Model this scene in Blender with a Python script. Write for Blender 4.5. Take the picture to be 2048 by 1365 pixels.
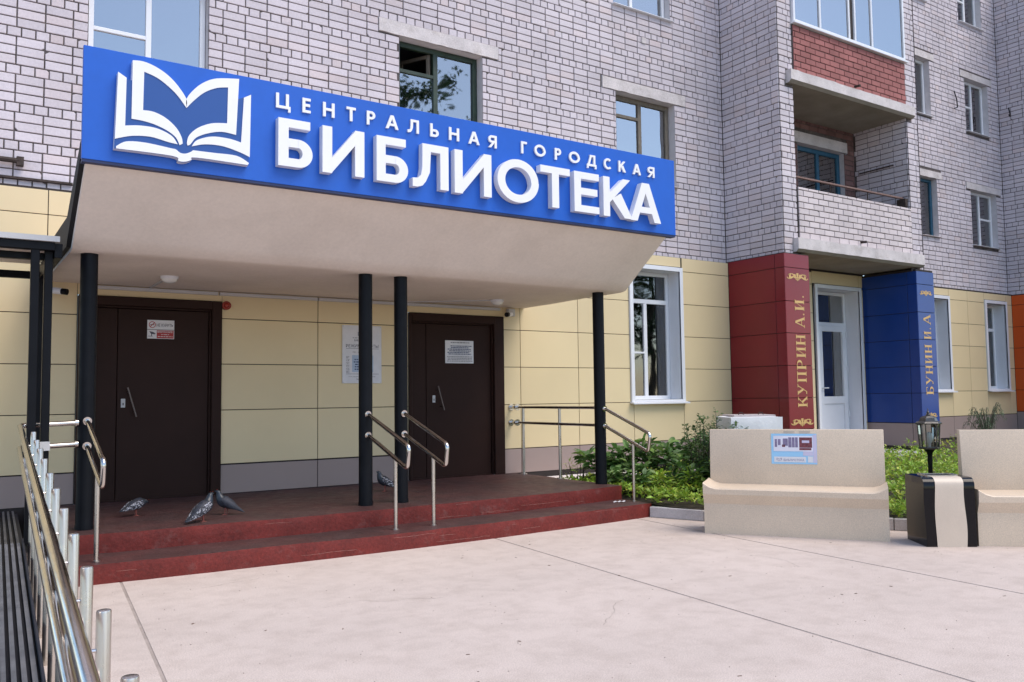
import bpy, bmesh, math, random
from mathutils import Vector, Matrix, noise
random.seed(7)
R = math.radians
for o in list(bpy.data.objects): bpy.data.objects.remove(o)
scene = bpy.context.scene
C = scene.collection

# ------------------------------------------------------------------ camera
F_PX, YAW, PITCH, ROLL = 1704.27, 0.589115, 0.0652597, -0.0125134
CAM = Vector((0.0, -10.0, 1.36))
fw = Vector((math.sin(YAW)*math.cos(PITCH), math.cos(YAW)*math.cos(PITCH), math.sin(PITCH)))
r0 = Vector((math.cos(YAW), -math.sin(YAW), 0)); u0 = r0.cross(fw)
rt = r0*math.cos(ROLL)+u0*math.sin(ROLL); up = -r0*math.sin(ROLL)+u0*math.cos(ROLL)
cd = bpy.data.cameras.new('camera'); cam = bpy.data.objects.new('camera', cd); C.objects.link(cam)
mw = Matrix.Identity(4)
for i, v in enumerate((rt, up, -fw)):
    for j in range(3): mw[j][i] = v[j]
mw.translation = CAM
cam.matrix_world = mw
cd.sensor_fit = 'HORIZONTAL'; cd.sensor_width = 36; cd.lens = F_PX/2048*36; cd.clip_end = 2000; cd.clip_start = 0.05
scene.camera = cam

# ------------------------------------------------------------------ light
SUN_AZ, SUN_EL = math.atan2(0.55, -0.84), R(57)      # azimuth from +Y towards +X
w = bpy.data.worlds.new('World'); scene.world = w; w.use_nodes = True
nt = w.node_tree; bg = nt.nodes['Background']
sky = nt.nodes.new('ShaderNodeTexSky'); sky.sky_type = 'NISHITA'; sky.sun_disc = False
sky.sun_elevation = SUN_EL; sky.sun_rotation = SUN_AZ; sky.air_density = 1.0; sky.dust_density = 0.8; sky.ozone_density = 1.5
nt.links.new(sky.outputs[0], bg.inputs[0]); bg.inputs[1].default_value = 0.12
sl = bpy.data.lights.new('sun', 'SUN'); sl.energy = 1.5; sl.angle = R(42); sl.color = (1.0, 0.90, 0.78)
so = bpy.data.objects.new('sun', sl); C.objects.link(so)
sd = Vector((math.sin(SUN_AZ)*math.cos(SUN_EL), math.cos(SUN_AZ)*math.cos(SUN_EL), math.sin(SUN_EL)))
so.rotation_euler = (-sd).to_track_quat('-Z', 'Y').to_euler(); so.location = (8, -14, 20)
scene.view_settings.view_transform = 'Standard'; scene.view_settings.look = 'None'
scene.view_settings.gamma = 1; scene.view_settings.use_curve_mapping = False
scene.view_settings.exposure = 1.0
scene.render.engine = 'CYCLES'
scene.cycles.max_bounces = 8; scene.cycles.transparent_max_bounces = 16

# ------------------------------------------------------------------ materials
MATS = {}
def mat(name, col, rough=0.6, metal=0.0, var=0.12, scale=3.0, fine=0.0, fscale=80.0, bump=0.0, bscale=60.0,
        island=0.0, spec=0.5, col2=None, c2lo=0.55, c2hi=0.7, c2scale=2.0, stretch=(1, 1, 1), coat=0.0, rvar=0.0, tops=None):
    m = bpy.data.materials.new(name); m.use_nodes = True; t = m.node_tree; n = t.nodes; L = t.links
    p = n['Principled BSDF']; p.inputs['Roughness'].default_value = rough; p.inputs['Metallic'].default_value = metal
    p.inputs['Specular IOR Level'].default_value = spec; p.inputs['Coat Weight'].default_value = coat
    p.inputs['Coat Roughness'].default_value = 0.06
    geo = n.new('ShaderNodeNewGeometry'); mp = n.new('ShaderNodeMapping'); mp.inputs['Scale'].default_value = stretch
    L.new(geo.outputs['Position'], mp.inputs['Vector'])
    def nz(s, det=4, rg=0.6):
        q = n.new('ShaderNodeTexNoise'); q.inputs['Scale'].default_value = s; q.inputs['Detail'].default_value = det
        q.inputs['Roughness'].default_value = rg; L.new(mp.outputs[0], q.inputs['Vector']); return q.outputs['Fac']
    def ramp(src, lo, hi, a=0.3, b=0.7):
        r = n.new('ShaderNodeMapRange'); r.inputs['From Min'].default_value = a; r.inputs['From Max'].default_value = b
        r.inputs['To Min'].default_value = lo; r.inputs['To Max'].default_value = hi; L.new(src, r.inputs['Value']); return r.outputs[0]
    def mul(a, b):
        r = n.new('ShaderNodeMath'); r.operation = 'MULTIPLY'; L.new(a, r.inputs[0]); L.new(b, r.inputs[1]); return r.outputs[0]
    k = ramp(nz(scale), 1-var, 1+var)
    if fine: k = mul(k, ramp(nz(fscale, 2), 1-fine, 1+fine))
    if island:
        oi = n.new('ShaderNodeObjectInfo'); ad = n.new('ShaderNodeMath'); ad.operation = 'ADD'
        L.new(geo.outputs['Random Per Island'], ad.inputs[0]); L.new(oi.outputs['Random'], ad.inputs[1])
        fr = n.new('ShaderNodeMath'); fr.operation = 'FRACT'; L.new(ad.outputs[0], fr.inputs[0])
        k = mul(k, ramp(fr.outputs[0], 1-island, 1+island, 0, 1))
    base = n.new('ShaderNodeRGB'); base.outputs[0].default_value = (*col, 1); cs = base.outputs[0]
    if col2 is not None:
        mx = n.new('ShaderNodeMix'); mx.data_type = 'RGBA'; mx.inputs['B'].default_value = (*col2, 1)
        L.new(cs, mx.inputs['A'])
        if island and c2scale == 0:
            m3 = n.new('ShaderNodeMath'); m3.operation = 'MULTIPLY'; m3.inputs[1].default_value = 7.31; L.new(fr.outputs[0], m3.inputs[0])
            f3 = n.new('ShaderNodeMath'); f3.operation = 'FRACT'; L.new(m3.outputs[0], f3.inputs[0])
            L.new(ramp(f3.outputs[0], 0, 1, c2lo, c2hi), mx.inputs['Factor'])
        else:
            L.new(ramp(nz(c2scale, 8, 0.7), 0, 1, c2lo, c2hi), mx.inputs['Factor'])
        cs = mx.outputs['Result']
    if tops is not None:            # trodden tops of treads: dust and worn paint on upward faces
        sx = n.new('ShaderNodeSeparateXYZ'); L.new(geo.outputs['True Normal'], sx.inputs[0])
        fac = mul(ramp(sx.outputs['Z'], 0, 1, 0.6, 0.9), ramp(nz(1.3, 6, 0.65), 0.72, 1.0, 0.3, 0.62))
        mx = n.new('ShaderNodeMix'); mx.data_type = 'RGBA'; mx.inputs['B'].default_value = (*tops, 1)
        L.new(cs, mx.inputs['A']); L.new(fac, mx.inputs['Factor']); cs = mx.outputs['Result']
    vm = n.new('ShaderNodeVectorMath'); vm.operation = 'SCALE'; L.new(cs, vm.inputs[0]); L.new(k, vm.inputs['Scale'])
    L.new(vm.outputs[0], p.inputs['Base Color'])
    if rvar: L.new(ramp(nz(scale*2.3), max(0, rough-rvar), rough+rvar), p.inputs['Roughness'])
    if bump:
        b = n.new('ShaderNodeBump'); b.inputs['Strength'].default_value = min(1, bump); b.inputs['Distance'].default_value = 0.004
        L.new(nz(bscale, 5), b.inputs['Height']); L.new(b.outputs[0], p.inputs['Normal'])
    MATS[name] = m; return m

BRICK = mat('silicate_brick', (0.60, 0.545, 0.575), 0.85, var=0.12, scale=0.7, fine=0.06, fscale=40, bump=0.5, bscale=90, island=0.07,
            col2=(0.61, 0.525, 0.53), c2lo=0.78, c2hi=1.0, c2scale=0, spec=0.25)
PARBRICK = mat('parapet_brick', (0.64, 0.565, 0.565), 0.85, var=0.08, scale=1.5, fine=0.05, bump=0.5, island=0.09, spec=0.25)
REDBRICK = mat('painted_red_brick', (0.34, 0.135, 0.125), 0.8, var=0.15, scale=2.5, fine=0.06, bump=0.5, island=0.12, spec=0.25)
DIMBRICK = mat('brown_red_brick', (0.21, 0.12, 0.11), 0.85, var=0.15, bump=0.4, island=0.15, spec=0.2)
MORTAR = mat('mortar', (0.135, 0.115, 0.11), 0.95, var=0.4, scale=6, fine=0.2, bump=0.8, spec=0.1)
CONC = mat('old_concrete', (0.62, 0.57, 0.56), 0.9, var=0.16, scale=3, fine=0.1, fscale=60, bump=0.9, bscale=50, col2=(0.44, 0.39, 0.36), c2lo=0.52, c2hi=0.75, c2scale=4, spec=0.2)
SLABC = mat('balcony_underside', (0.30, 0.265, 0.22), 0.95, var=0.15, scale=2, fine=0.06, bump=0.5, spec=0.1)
CREAM = mat('cream_panel', (0.74, 0.60, 0.36), 0.40, var=0.035, scale=0.8, island=0.03, spec=0.4, bump=0.25, bscale=2.5)
PLINTH = mat('plinth_panel', (0.345, 0.265, 0.24), 0.45, var=0.04, scale=1, island=0.03, spec=0.4)
REDP = mat('red_panel', (0.21, 0.006, 0.014), 0.28, var=0.05, island=0.05, spec=0.5, bump=0.35, bscale=2.5)
BLUEP = mat('blue_panel', (0.005, 0.045, 0.25), 0.28, var=0.05, island=0.05, spec=0.5, bump=0.35, bscale=2.5)
ORANGE = mat('orange_panel', (0.62, 0.085, 0.008), 0.4, var=0.03, island=0.03)
GAP = mat('joint_shadow_gap', (0.03, 0.022, 0.02), 0.8, var=0.1)
SIGNB = mat('sign_blue', (0.010, 0.105, 0.52), 0.34, var=0.04, scale=0.9, spec=0.45, bump=0.3, bscale=1.8, fine=0.03, fscale=9)
EMBB = mat('emblem_blue', (0.012, 0.075, 0.30), 0.4, var=0.02)
WHITE = mat('white_acrylic', (0.83, 0.83, 0.84), 0.35, var=0.015)
PVC = mat('white_pvc', (0.76, 0.77, 0.80), 0.3, var=0.03, scale=2)
STUCCO = mat('canopy_plaster', (0.83, 0.725, 0.645), 0.85, var=0.05, scale=1.6, fine=0.03, fscale=30, bump=0.35, bscale=30, col2=(0.75, 0.645, 0.565), c2lo=0.47, c2hi=0.8, c2scale=1.3, spec=0.2)
BLACKP = mat('black_paint', (0.005, 0.0055, 0.008), 0.45, var=0.2, scale=5, spec=0.15, rvar=0.08)
BLACKM = mat('black_membrane', (0.008, 0.008, 0.01), 0.7, var=0.2, scale=8)
DOORB = mat('brown_door', (0.030, 0.014, 0.011), 0.5, var=0.08, scale=2, bump=0.1, bscale=200, spec=0.12)
STEEL = mat('polished_steel', (0.66, 0.63, 0.60), 0.14, 1.0, var=0.05, scale=6, rvar=0.05)
BRUSH = mat('brushed_steel', (0.62, 0.57, 0.52), 0.30, 1.0, var=0.05, scale=5, rvar=0.06)
PORCH = mat('porch_paint', (0.145, 0.019, 0.015), 0.6, var=0.22, scale=4, fine=0.2, fscale=45, bump=1.0, bscale=30, col2=(0.17, 0.062, 0.055), c2lo=0.56, c2hi=0.74, c2scale=7, tops=(0.062, 0.034, 0.033), spec=0.35, rvar=0.1)
PLAZA = mat('plaza_concrete', (0.585, 0.495, 0.44), 0.92, var=0.06, scale=0.7, fine=0.2, fscale=140, bump=0.0, bscale=260, col2=(0.45, 0.37, 0.32), c2lo=0.44, c2hi=0.86, c2scale=5.0, spec=0.2)
SEAM = mat('seam_dirt', (0.38, 0.315, 0.275), 0.95, var=0.2, scale=6)
GROUND = mat('ground', (0.23, 0.21, 0.18), 0.95, var=0.2, scale=0.4)
SOIL = mat('soil', (0.05, 0.038, 0.026), 0.95, var=0.3, scale=4, fine=0.3, bump=1, bscale=20)
KERB = mat('kerb_concrete', (0.55, 0.52, 0.52), 0.9, var=0.14, scale=5, fine=0.1, bump=0.7)
APRON = mat('pale_apron', (0.68, 0.63, 0.63), 0.9, var=0.1, scale=3, bump=0.6)
BENCH = mat('bench_stone', (0.67, 0.545, 0.415), 0.5, var=0.06, scale=1.8, fine=0.16, fscale=150, spec=0.4)
BINBLK = mat('bin_black', (0.004, 0.004, 0.006), 0.08, var=0.1, spec=0.3)
BINBEI = mat('bin_beige', (0.66, 0.55, 0.44), 0.4, var=0.04, fine=0.1, fscale=260)
WBLOCK = mat('whitewashed_concrete', (0.80, 0.79, 0.80), 0.9, var=0.07, scale=6, bump=0.9, bscale=25)
LAMPM = mat('lantern_metal', (0.10, 0.095, 0.09), 0.35, 0.7, var=0.3, scale=30)
BULB = mat('bulb_glass', (0.85, 0.85, 0.83), 0.2, var=0.01)
GREENW = mat('green_window_paint', (0.020, 0.040, 0.026), 0.5, var=0.35, scale=9, bump=0.5)
OLDW = mat('weathered_window_wood', (0.17, 0.145, 0.115), 0.8, var=0.35, scale=12, stretch=(6, 6, 1), bump=0.6)
TEALW = mat('teal_window_paint', (0.020, 0.10, 0.17), 0.5, var=0.2, scale=8, bump=0.3)
ROOM = mat('room_paint', (0.17, 0.16, 0.16), 0.9, var=0.1)
CURT = mat('curtain_cloth', (0.68, 0.76, 0.86), 0.9, var=0.06, scale=5)
PLAST = mat('reveal_plaster', (0.58, 0.55, 0.56), 0.9, var=0.1, scale=5, bump=0.6)
PAPER = mat('paper', (0.72, 0.72, 0.75), 0.7, var=0.05, scale=10)
PAPERB = mat('paper_blue_print', (0.42, 0.52, 0.66), 0.7, var=0.08, scale=12)
INK = mat('ink_grey', (0.10, 0.10, 0.13), 0.7, var=0.1)
INKB = mat('ink_navy', (0.03, 0.06, 0.16), 0.7, var=0.1)
SREDM = mat('sticker_red', (0.38, 0.025, 0.025), 0.5, var=0.05)
SKYB = mat('poster_sky_blue', (0.33, 0.62, 0.88), 0.4, var=0.03)
LILAC = mat('poster_lilac', (0.60, 0.56, 0.72), 0.4, var=0.05)
PURP = mat('poster_violet_grey', (0.22, 0.18, 0.30), 0.5, var=0.2, scale=40)
MAROON = mat('poster_maroon', (0.17, 0.04, 0.05), 0.5, var=0.4, scale=60)
GOLD = mat('gold_paint', (0.66, 0.42, 0.16), 0.5, var=0.08, scale=6)
RAMPB = mat('ramp_bar_metal', (0.15, 0.145, 0.15), 0.5, 0.4, var=0.25, scale=6)
RAMPD = mat('ramp_under_dark', (0.010, 0.011, 0.02), 0.6, var=0.2)
GREYBOX = mat('grey_plastic', (0.55, 0.54, 0.54), 0.5, var=0.05)
REDBELL = mat('alarm_red', (0.30, 0.025, 0.012), 0.4, var=0.1)
RUST = mat('rusty_iron', (0.045, 0.030, 0.025), 0.8, var=0.5, scale=25, bump=0.7)
WOODR = mat('brown_rail_wood', (0.20, 0.12, 0.10), 0.7, var=0.2, scale=20)
PIGD = mat('pigeon_slate', (0.030, 0.033, 0.046), 0.6, var=0.4, scale=40)
PIGW = mat('pigeon_checker', (0.022, 0.024, 0.034), 0.65, var=0.2, scale=30, col2=(0.45, 0.45, 0.50), c2lo=0.52, c2hi=0.56, c2scale=75)
PIGN = mat('pigeon_neck', (0.022, 0.030, 0.042), 0.35, var=0.3, scale=30)
PIGLEG = mat('pigeon_leg', (0.25, 0.07, 0.055), 0.6, var=0.1)
BARK = mat('bark', (0.10, 0.08, 0.06), 0.9, var=0.3, scale=10, bump=0.8)
def leafmat(name, col, col2, isl=0.35, rough=0.45):
    m = mat(name, col, rough, var=0.15, scale=4, island=isl, col2=col2, c2lo=0.5, c2hi=1.0, c2scale=0, spec=0.4)
    t = m.node_tree; p = t.nodes['Principled BSDF']
    out = t.nodes['Material Output']; tr = t.nodes.new('ShaderNodeBsdfTranslucent'); mx = t.nodes.new('ShaderNodeMixShader')
    mx.inputs[0].default_value = 0.28
    src = p.inputs['Base Color'].links[0].from_socket
    t.links.new(src, tr.inputs['Color']); t.links.new(p.outputs[0], mx.inputs[1]); t.links.new(tr.outputs[0], mx.inputs[2])
    t.links.new(mx.outputs[0], out.inputs['Surface']); return m
LEAFD = leafmat('shrub_leaf_dark', (0.085, 0.18, 0.045), (0.19, 0.30, 0.07))
LEAFL = leafmat('cover_leaf_light', (0.26, 0.42, 0.05), (0.46, 0.48, 0.08))
LEAFM = leafmat('rose_leaf', (0.075, 0.15, 0.05), (0.17, 0.25, 0.08))
LEAFW = leafmat('willow_leaf', (0.09, 0.15, 0.075), (0.14, 0.20, 0.10))
LEAFT = leafmat('tree_leaf', (0.035, 0.075, 0.03), (0.07, 0.12, 0.04))
PINK = mat('pink_petal', (0.75, 0.55, 0.60), 0.6, var=0.05)

def glassmat(name, tint, refl=1.0, ior=1.5):
    m = bpy.data.materials.new(name); m.use_nodes = True; t = m.node_tree; t.nodes.remove(t.nodes['Principled BSDF'])
    tr = t.nodes.new('ShaderNodeBsdfTransparent'); tr.inputs[0].default_value = (*tint, 1)
    gl = t.nodes.new('ShaderNodeBsdfGlossy'); gl.inputs['Roughness'].default_value = 0.02
    lw = t.nodes.new('ShaderNodeFresnel'); lw.inputs['IOR'].default_value = ior
    nz = t.nodes.new('ShaderNodeTexNoise'); nz.inputs['Scale'].default_value = 1.6; nz.inputs['Detail'].default_value = 1
    geo = t.nodes.new('ShaderNodeNewGeometry'); t.links.new(geo.outputs['Position'], nz.inputs['Vector'])
    bp = t.nodes.new('ShaderNodeBump'); bp.inputs['Strength'].default_value = 0.10; bp.inputs['Distance'].default_value = 0.03
    t.links.new(nz.outputs['Fac'], bp.inputs['Height']); t.links.new(bp.outputs[0], gl.inputs['Normal'])
    mr = t.nodes.new('ShaderNodeMath'); mr.operation = 'MULTIPLY'; mr.inputs[1].default_value = refl; mr.use_clamp = True
    t.links.new(lw.outputs[0], mr.inputs[0])
    mx = t.nodes.new('ShaderNodeMixShader'); t.links.new(mr.outputs[0], mx.inputs[0])
    t.links.new(tr.outputs[0], mx.inputs[1]); t.links.new(gl.outputs[0], mx.inputs[2])
    t.links.new(mx.outputs[0], t.nodes['Material Output'].inputs['Surface']); return m
GLASS = glassmat('window_glass', (0.88, 0.91, 0.95), 1.0, 5.0)
GLASSB = glassmat('loggia_glass', (0.86, 0.90, 0.95), 1.0, 8.0)
GLASSC = glassmat('curtained_glass', (0.93, 0.95, 0.98), 1.0, 6.5)
GLASSG = glassmat('library_glass', (0.90, 0.92, 0.94), 1.0, 2.6)
LGLASS = glassmat('lantern_glass', (0.80, 0.82, 0.80), 1.0, 1.6)

# ------------------------------------------------------------------ helpers
class MB:
    def __init__(s): s.v = []; s.f = []
    def quad(s, a, b, c, d):
        i = len(s.v); s.v += [tuple(a), tuple(b), tuple(c), tuple(d)]; s.f.append((i, i+1, i+2, i+3))
    def poly(s, pts):
        i = len(s.v); s.v += [tuple(p) for p in pts]; s.f.append(tuple(range(i, i+len(pts))))
    def box(s, x0, x1, y0, y1, z0, z1):
        i = len(s.v)
        s.v += [(x0, y0, z0), (x1, y0, z0), (x1, y1, z0), (x0, y1, z0), (x0, y0, z1), (x1, y0, z1), (x1, y1, z1), (x0, y1, z1)]
        s.f += [tuple(i+k for k in q) for q in ((0, 3, 2, 1), (4, 5, 6, 7), (0, 1, 5, 4), (1, 2, 6, 5), (2, 3, 7, 6), (3, 0, 4, 7))]
    def tube(s, pts, r, n=12, cap=True):
        pts = [Vector(p) for p in pts]; rs = r if isinstance(r, (list, tuple)) else [r]*len(pts)
        i0 = len(s.v); prev = None
        for k, p in enumerate(pts):
            t = (pts[min(k+1, len(pts)-1)]-pts[max(k-1, 0)]).normalized()
            if prev is None: a = t.orthogonal().normalized()
            else: a = (prev-t*prev.dot(t)).normalized()
            prev = a; b = t.cross(a)
            for j in range(n):
                an = 2*math.pi*j/n; s.v.append(tuple(p+(a*math.cos(an)+b*math.sin(an))*rs[k]))
        for k in range(len(pts)-1):
            for j in range(n):
                a0 = i0+k*n+j; a1 = i0+k*n+(j+1) % n; s.f.append((a0, a1, a1+n, a0+n))
        if cap:
            s.f.append(tuple(i0+j for j in reversed(range(n)))); e = i0+(len(pts)-1)*n; s.f.append(tuple(e+j for j in range(n)))
    def lathe(s, c, prof, n=16, ang=0):
        i0 = len(s.v)
        for r, z in prof:
            for j in range(n):
                an = 2*math.pi*j/n+ang; s.v.append((c[0]+r*math.cos(an), c[1]+r*math.sin(an), c[2]+z))
        for k in range(len(prof)-1):
            for j in range(n):
                a0 = i0+k*n+j; a1 = i0+k*n+(j+1) % n; s.f.append((a0, a1, a1+n, a0+n))
        s.f.append(tuple(i0+j for j in reversed(range(n)))); e = i0+(len(prof)-1)*n; s.f.append(tuple(e+j for j in range(n)))
    def prism(s, pts, vec):          # polygon + extrusion vector
        n = len(pts); i = len(s.v); vec = Vector(vec)
        s.v += [tuple(p) for p in pts]+[tuple(Vector(p)+vec) for p in pts]
        s.f.append(tuple(range(i+n-1, i-1, -1))); s.f.append(tuple(range(i+n, i+2*n)))
        for k in range(n):
            k2 = (k+1) % n; s.f.append((i+k, i+k2, i+n+k2, i+n+k))
    def build(s, name, m, parent=None, smooth=False, bevel=0.0, seg=1, loc=None, fixn=True):
        me = bpy.data.meshes.new(name); me.from_pydata(s.v, [], s.f)
        if bevel or fixn:
            bm = bmesh.new(); bm.from_mesh(me)
            if bevel:
                bmesh.ops.bevel(bm, geom=[e for e in bm.edges if e.is_manifold and e.calc_face_angle(0) > 0.5], offset=bevel, segments=seg, affect='EDGES', profile=0.5)
            if fixn: bmesh.ops.recalc_face_normals(bm, faces=bm.faces)
            bm.to_mesh(me); bm.free()
        return link(name, me, m, parent, smooth, loc)
def link(name, me, m, parent=None, smooth=False, loc=None):
    if m is not None and not me.materials: me.materials.append(m)
    if smooth:
        for p in me.polygons: p.use_smooth = True
        try: me.set_sharp_from_angle(angle=R(38))
        except Exception: pass
    o = bpy.data.objects.new(name, me); C.objects.link(o)
    if parent is not None:
        o.parent = parent
        base = Vector((0, 0, 0)); q = parent
        while q is not None: base += q.location; q = q.parent
        if not parent.get('local_space'): o.location = -base if loc is None else Vector(loc)-base
        elif loc is not None: o.location = loc
    elif loc is not None: o.location = loc
    return o
def tag(o, label=None, cat=None, group=None, kind=None):
    if label: o['label'] = label
    if cat: o['category'] = cat
    if group: o['group'] = group
    if kind: o['kind'] = kind
    return o
def thing(name, loc, label, cat, group=None, rz=0.0, local=False):
    o = bpy.data.objects.new(name, None); C.objects.link(o); o.location = loc; o.rotation_euler = (0, 0, rz)
    if local: o['local_space'] = 1
    o.empty_display_size = 0.2
    return tag(o, label, cat, group)
def box(name, x0, x1, y0, y1, z0, z1, m, parent=None, bevel=0.0, seg=1):
    b = MB(); b.box(x0, x1, y0, y1, z0, z1); return b.build(name, m, parent, bevel=bevel, seg=seg)
def tube(name, pts, r, m, parent=None, n=12):
    b = MB(); b.tube(pts, r, n); return b.build(name, m, parent, smooth=True)
def arc(c, a, b, r, n=6):
    """fillet points around corner c from direction a to direction b (unit vectors away from the corner)"""
    c = Vector(c); a = Vector(a).normalized(); b = Vector(b).normalized(); out = []
    for k in range(n+1):
        t = k/n; out.append(c+a*r*(1-t)**2+b*r*t**2)
    return out
def textmesh(ch, offset=0.0, extrude=0.0):
    cu = bpy.data.curves.new('t', 'FONT'); cu.body = ch; cu.offset = offset; cu.extrude = extrude; cu.resolution_u = 5
    o = bpy.data.objects.new('t', cu); C.objects.link(o); bpy.context.view_layer.update()
    dg = bpy.context.evaluated_depsgraph_get(); me = bpy.data.meshes.new_from_object(o.evaluated_get(dg))
    bpy.data.objects.remove(o); bpy.data.curves.remove(cu); return me
def fit_text(ch, x0, x1, z0, z1, y, depth, m, name, parent, offset=0.0):
    """text standing in the XZ plane facing -Y, fitted to a box; depth = thickness towards +Y"""
    me = textmesh(ch, offset, 0.5 if depth else 0.0)
    xs = [v.co.x for v in me.vertices]; ys = [v.co.y for v in me.vertices]
    a, b, c, d = min(xs), max(xs), min(ys), max(ys)
    for v in me.vertices:
        zz = v.co.z
        v.co = ((v.co.x-a)/(b-a)*(x1-x0)+x0, y+(0.5-zz)*depth if depth else y, (v.co.y-c)/(d-c)*(z1-z0)+z0)
    me.materials.clear(); return link(name, me, m, parent)

class Wall:
    """vertical plane: point = o + u*ud + d*nd (d inward), z"""
    def __init__(s, o, ud, nd): s.o = Vector((*o, 0)); s.u = Vector((*ud, 0)); s.n = Vector((*nd, 0))
    def P(s, u, z, d=0.0): q = s.o+s.u*u+s.n*d; return (q.x, q.y, z)
HB = 0.0125
def brick_cells(u0, u1, z0, z1, holes, pattern='bond', phase=0.0, ch=0.1, zbase=None):
    out = []; zbase = z0 if zbase is None else zbase
    k0 = math.floor((z0-zbase)/ch+1e-6); k = k0
    while zbase+k*ch < z1-0.02:
        za, zb = max(z0, zbase+k*ch), min(z1, zbase+(k+1)*ch)
        if pattern == 'bond':
            hd = k % 4 == 0; pitch = 0.131 if hd else 0.262
            off = phase+(0.045 if hd else 0.0)
        else:
            hd = False; pitch = 0.262; off = phase+(0.131 if k % 2 else 0.0)
        i = math.floor((u0-off)/pitch)
        while off+i*pitch < u1:
            segs = [(max(u0, off+i*pitch), min(u1, off+(i+1)*pitch), za, zb)]
            for (h0, h1, g0, g1) in holes:
                nx = []
                for (a, b, c, d) in segs:
                    if h1 <= a or h0 >= b or g1 <= c+0.02 or g0 >= d-0.02: nx.append((a, b, c, d)); continue
                    if h0 > a: nx.append((a, h0, c, d))
                    if h1 < b: nx.append((h1, b, c, d))
                segs = nx
            out += [q for q in segs if q[1]-q[0] > 0.035 and q[3]-q[2] > 0.04]
            i += 1
        k += 1
    return out
def brick_geo(mb, W, cell, proud=0.0, chip=None, g=0.0066, bv=0.004, dep=0.02):
    a, b, c, d = cell; a += g; b -= g; c += g; d -= g
    jt = [random.uniform(-0.0016, 0.0016) for _ in range(8)]; pr = -proud
    ring0 = [(a, c), (b, c), (b, d), (a, d)]
    ring0 = [(p[0]+jt[i], p[1]+jt[i+4]) for i, p in enumerate(ring0)]
    if chip is not None:
        k = chip; p = ring0[k]; sx = 1 if k in (0, 3) else -1; sz = 1 if k in (0, 1) else -1
        cx, cz = random.uniform(0.012, 0.035), random.uniform(0.012, 0.03)
        e = [(p[0], p[1]+sz*cz), (p[0]+sx*cx, p[1])]
        if k in (1, 3): e = e[::-1]
        ring0 = ring0[:k]+e+ring0[k+1:]
    mx = (a+b)/2; mz = (c+d)/2; i0 = len(mb.v); n = len(ring0)
    ring1 = [(p[0]-bv*(1 if p[0] > mx else -1), p[1]-bv*(1 if p[1] > mz else -1)) for p in ring0]
    mb.v += [W.P(p[0], p[1], dep) for p in ring0]+[W.P(p[0], p[1], pr+bv) for p in ring0]+[W.P(p[0], p[1], pr) for p in ring1]
    for q in range(2):
        for k in range(n):
            k2 = (k+1) % n; mb.f.append((i0+q*n+k, i0+q*n+k2, i0+(q+1)*n+k2, i0+(q+1)*n+k))
    mb.f.append(tuple(i0+2*n+k for k in range(n)))
def sheet_with_holes(mb, W, u0, u1, z0, z1, holes, d):
    us = sorted({u0, u1, *[min(max(h[i], u0), u1) for h in holes for i in (0, 1)]})
    zs = sorted({z0, z1, *[min(max(h[i], z0), z1) for h in holes for i in (2, 3)]})
    for a, b in zip(us, us[1:]):
        for c, e in zip(zs, zs[1:]):
            if b-a < 1e-4 or e-c < 1e-4: continue
            m1, m2 = (a+b)/2, (c+e)/2
            if any(h[0] < m1 < h[1] and h[2] < m2 < h[3] for h in holes): continue
            mb.quad(W.P(a, c, d), W.P(b, c, d), W.P(b, e, d), W.P(a, e, d))
def project(p):
    v = Vector(p)-CAM; z = v.dot(fw)
    return (1024+F_PX*v.dot(rt)/z, 682.5-F_PX*v.dot(up)/z, z) if z > 0.1 else (-9e9, 0, 1)

# ------------------------------------------------------------------ ground
b = MB(); b.quad((-300, -300, -0.03), (300, -300, -0.03), (300, 300, -0.03), (-300, 300, -0.03)); tag(b.build('ground', GROUND), kind='structure')
plaza = box('plaza', -14, 24, -26, -1.0, -0.029, -0.003, SEAM); tag(plaza, kind='structure')
SK = 0.085
def sx(x, y): return x+(y+3.0)*SK
xs = [-14, -4.6, -1.6, 1.15, 4.46, 6.40, 9.6, 13.2, 18, 24]; ys = [-1.0, -9.2, -12.4, -17, -26]
for i in range(len(xs)-1):
    for j in range(len(ys)-1):
        g = 0.010; mb = MB(); y1, y0 = ys[j]-g, ys[j+1]+g; a, c = xs[i]+g, xs[i+1]-g
        mb.prism([(sx(a, y0), y0, -0.008), (sx(c, y0), y0, -0.008), (sx(c, y1), y1, -0.008), (sx(a, y1), y1, -0.008)], (0, 0, 0.008))
        mb.build('paving_slab', PLAZA, plaza)

CRK = mat('crack_dirt', (0.22, 0.18, 0.15), 0.95)
for (x, y, ang, L_) in ((2.1, -4.6, 0.3, 0.9), (5.2, -3.7, -0.4, 1.1), (3.3, -6.0, 1.1, 0.7), (5.6, -5.6, 0.1, 0.8), (1.6, -3.5, -0.2, 0.5)):
    mb = MB(); p = Vector((x, y, 0.0012))
    for k in range(int(L_/0.035)):
        ang += random.gauss(0, 0.32); d = Vector((math.cos(ang), math.sin(ang), 0))*0.035; n_ = Vector((-d.y, d.x, 0)).normalized()*random.uniform(0.0006, 0.0016); mb.quad(p-n_, p+d-n_, p+d+n_, p+n_); p = p+d; ang *= 0.97
    mb.build('hairline_crack', CRK, plaza, fixn=False)

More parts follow.
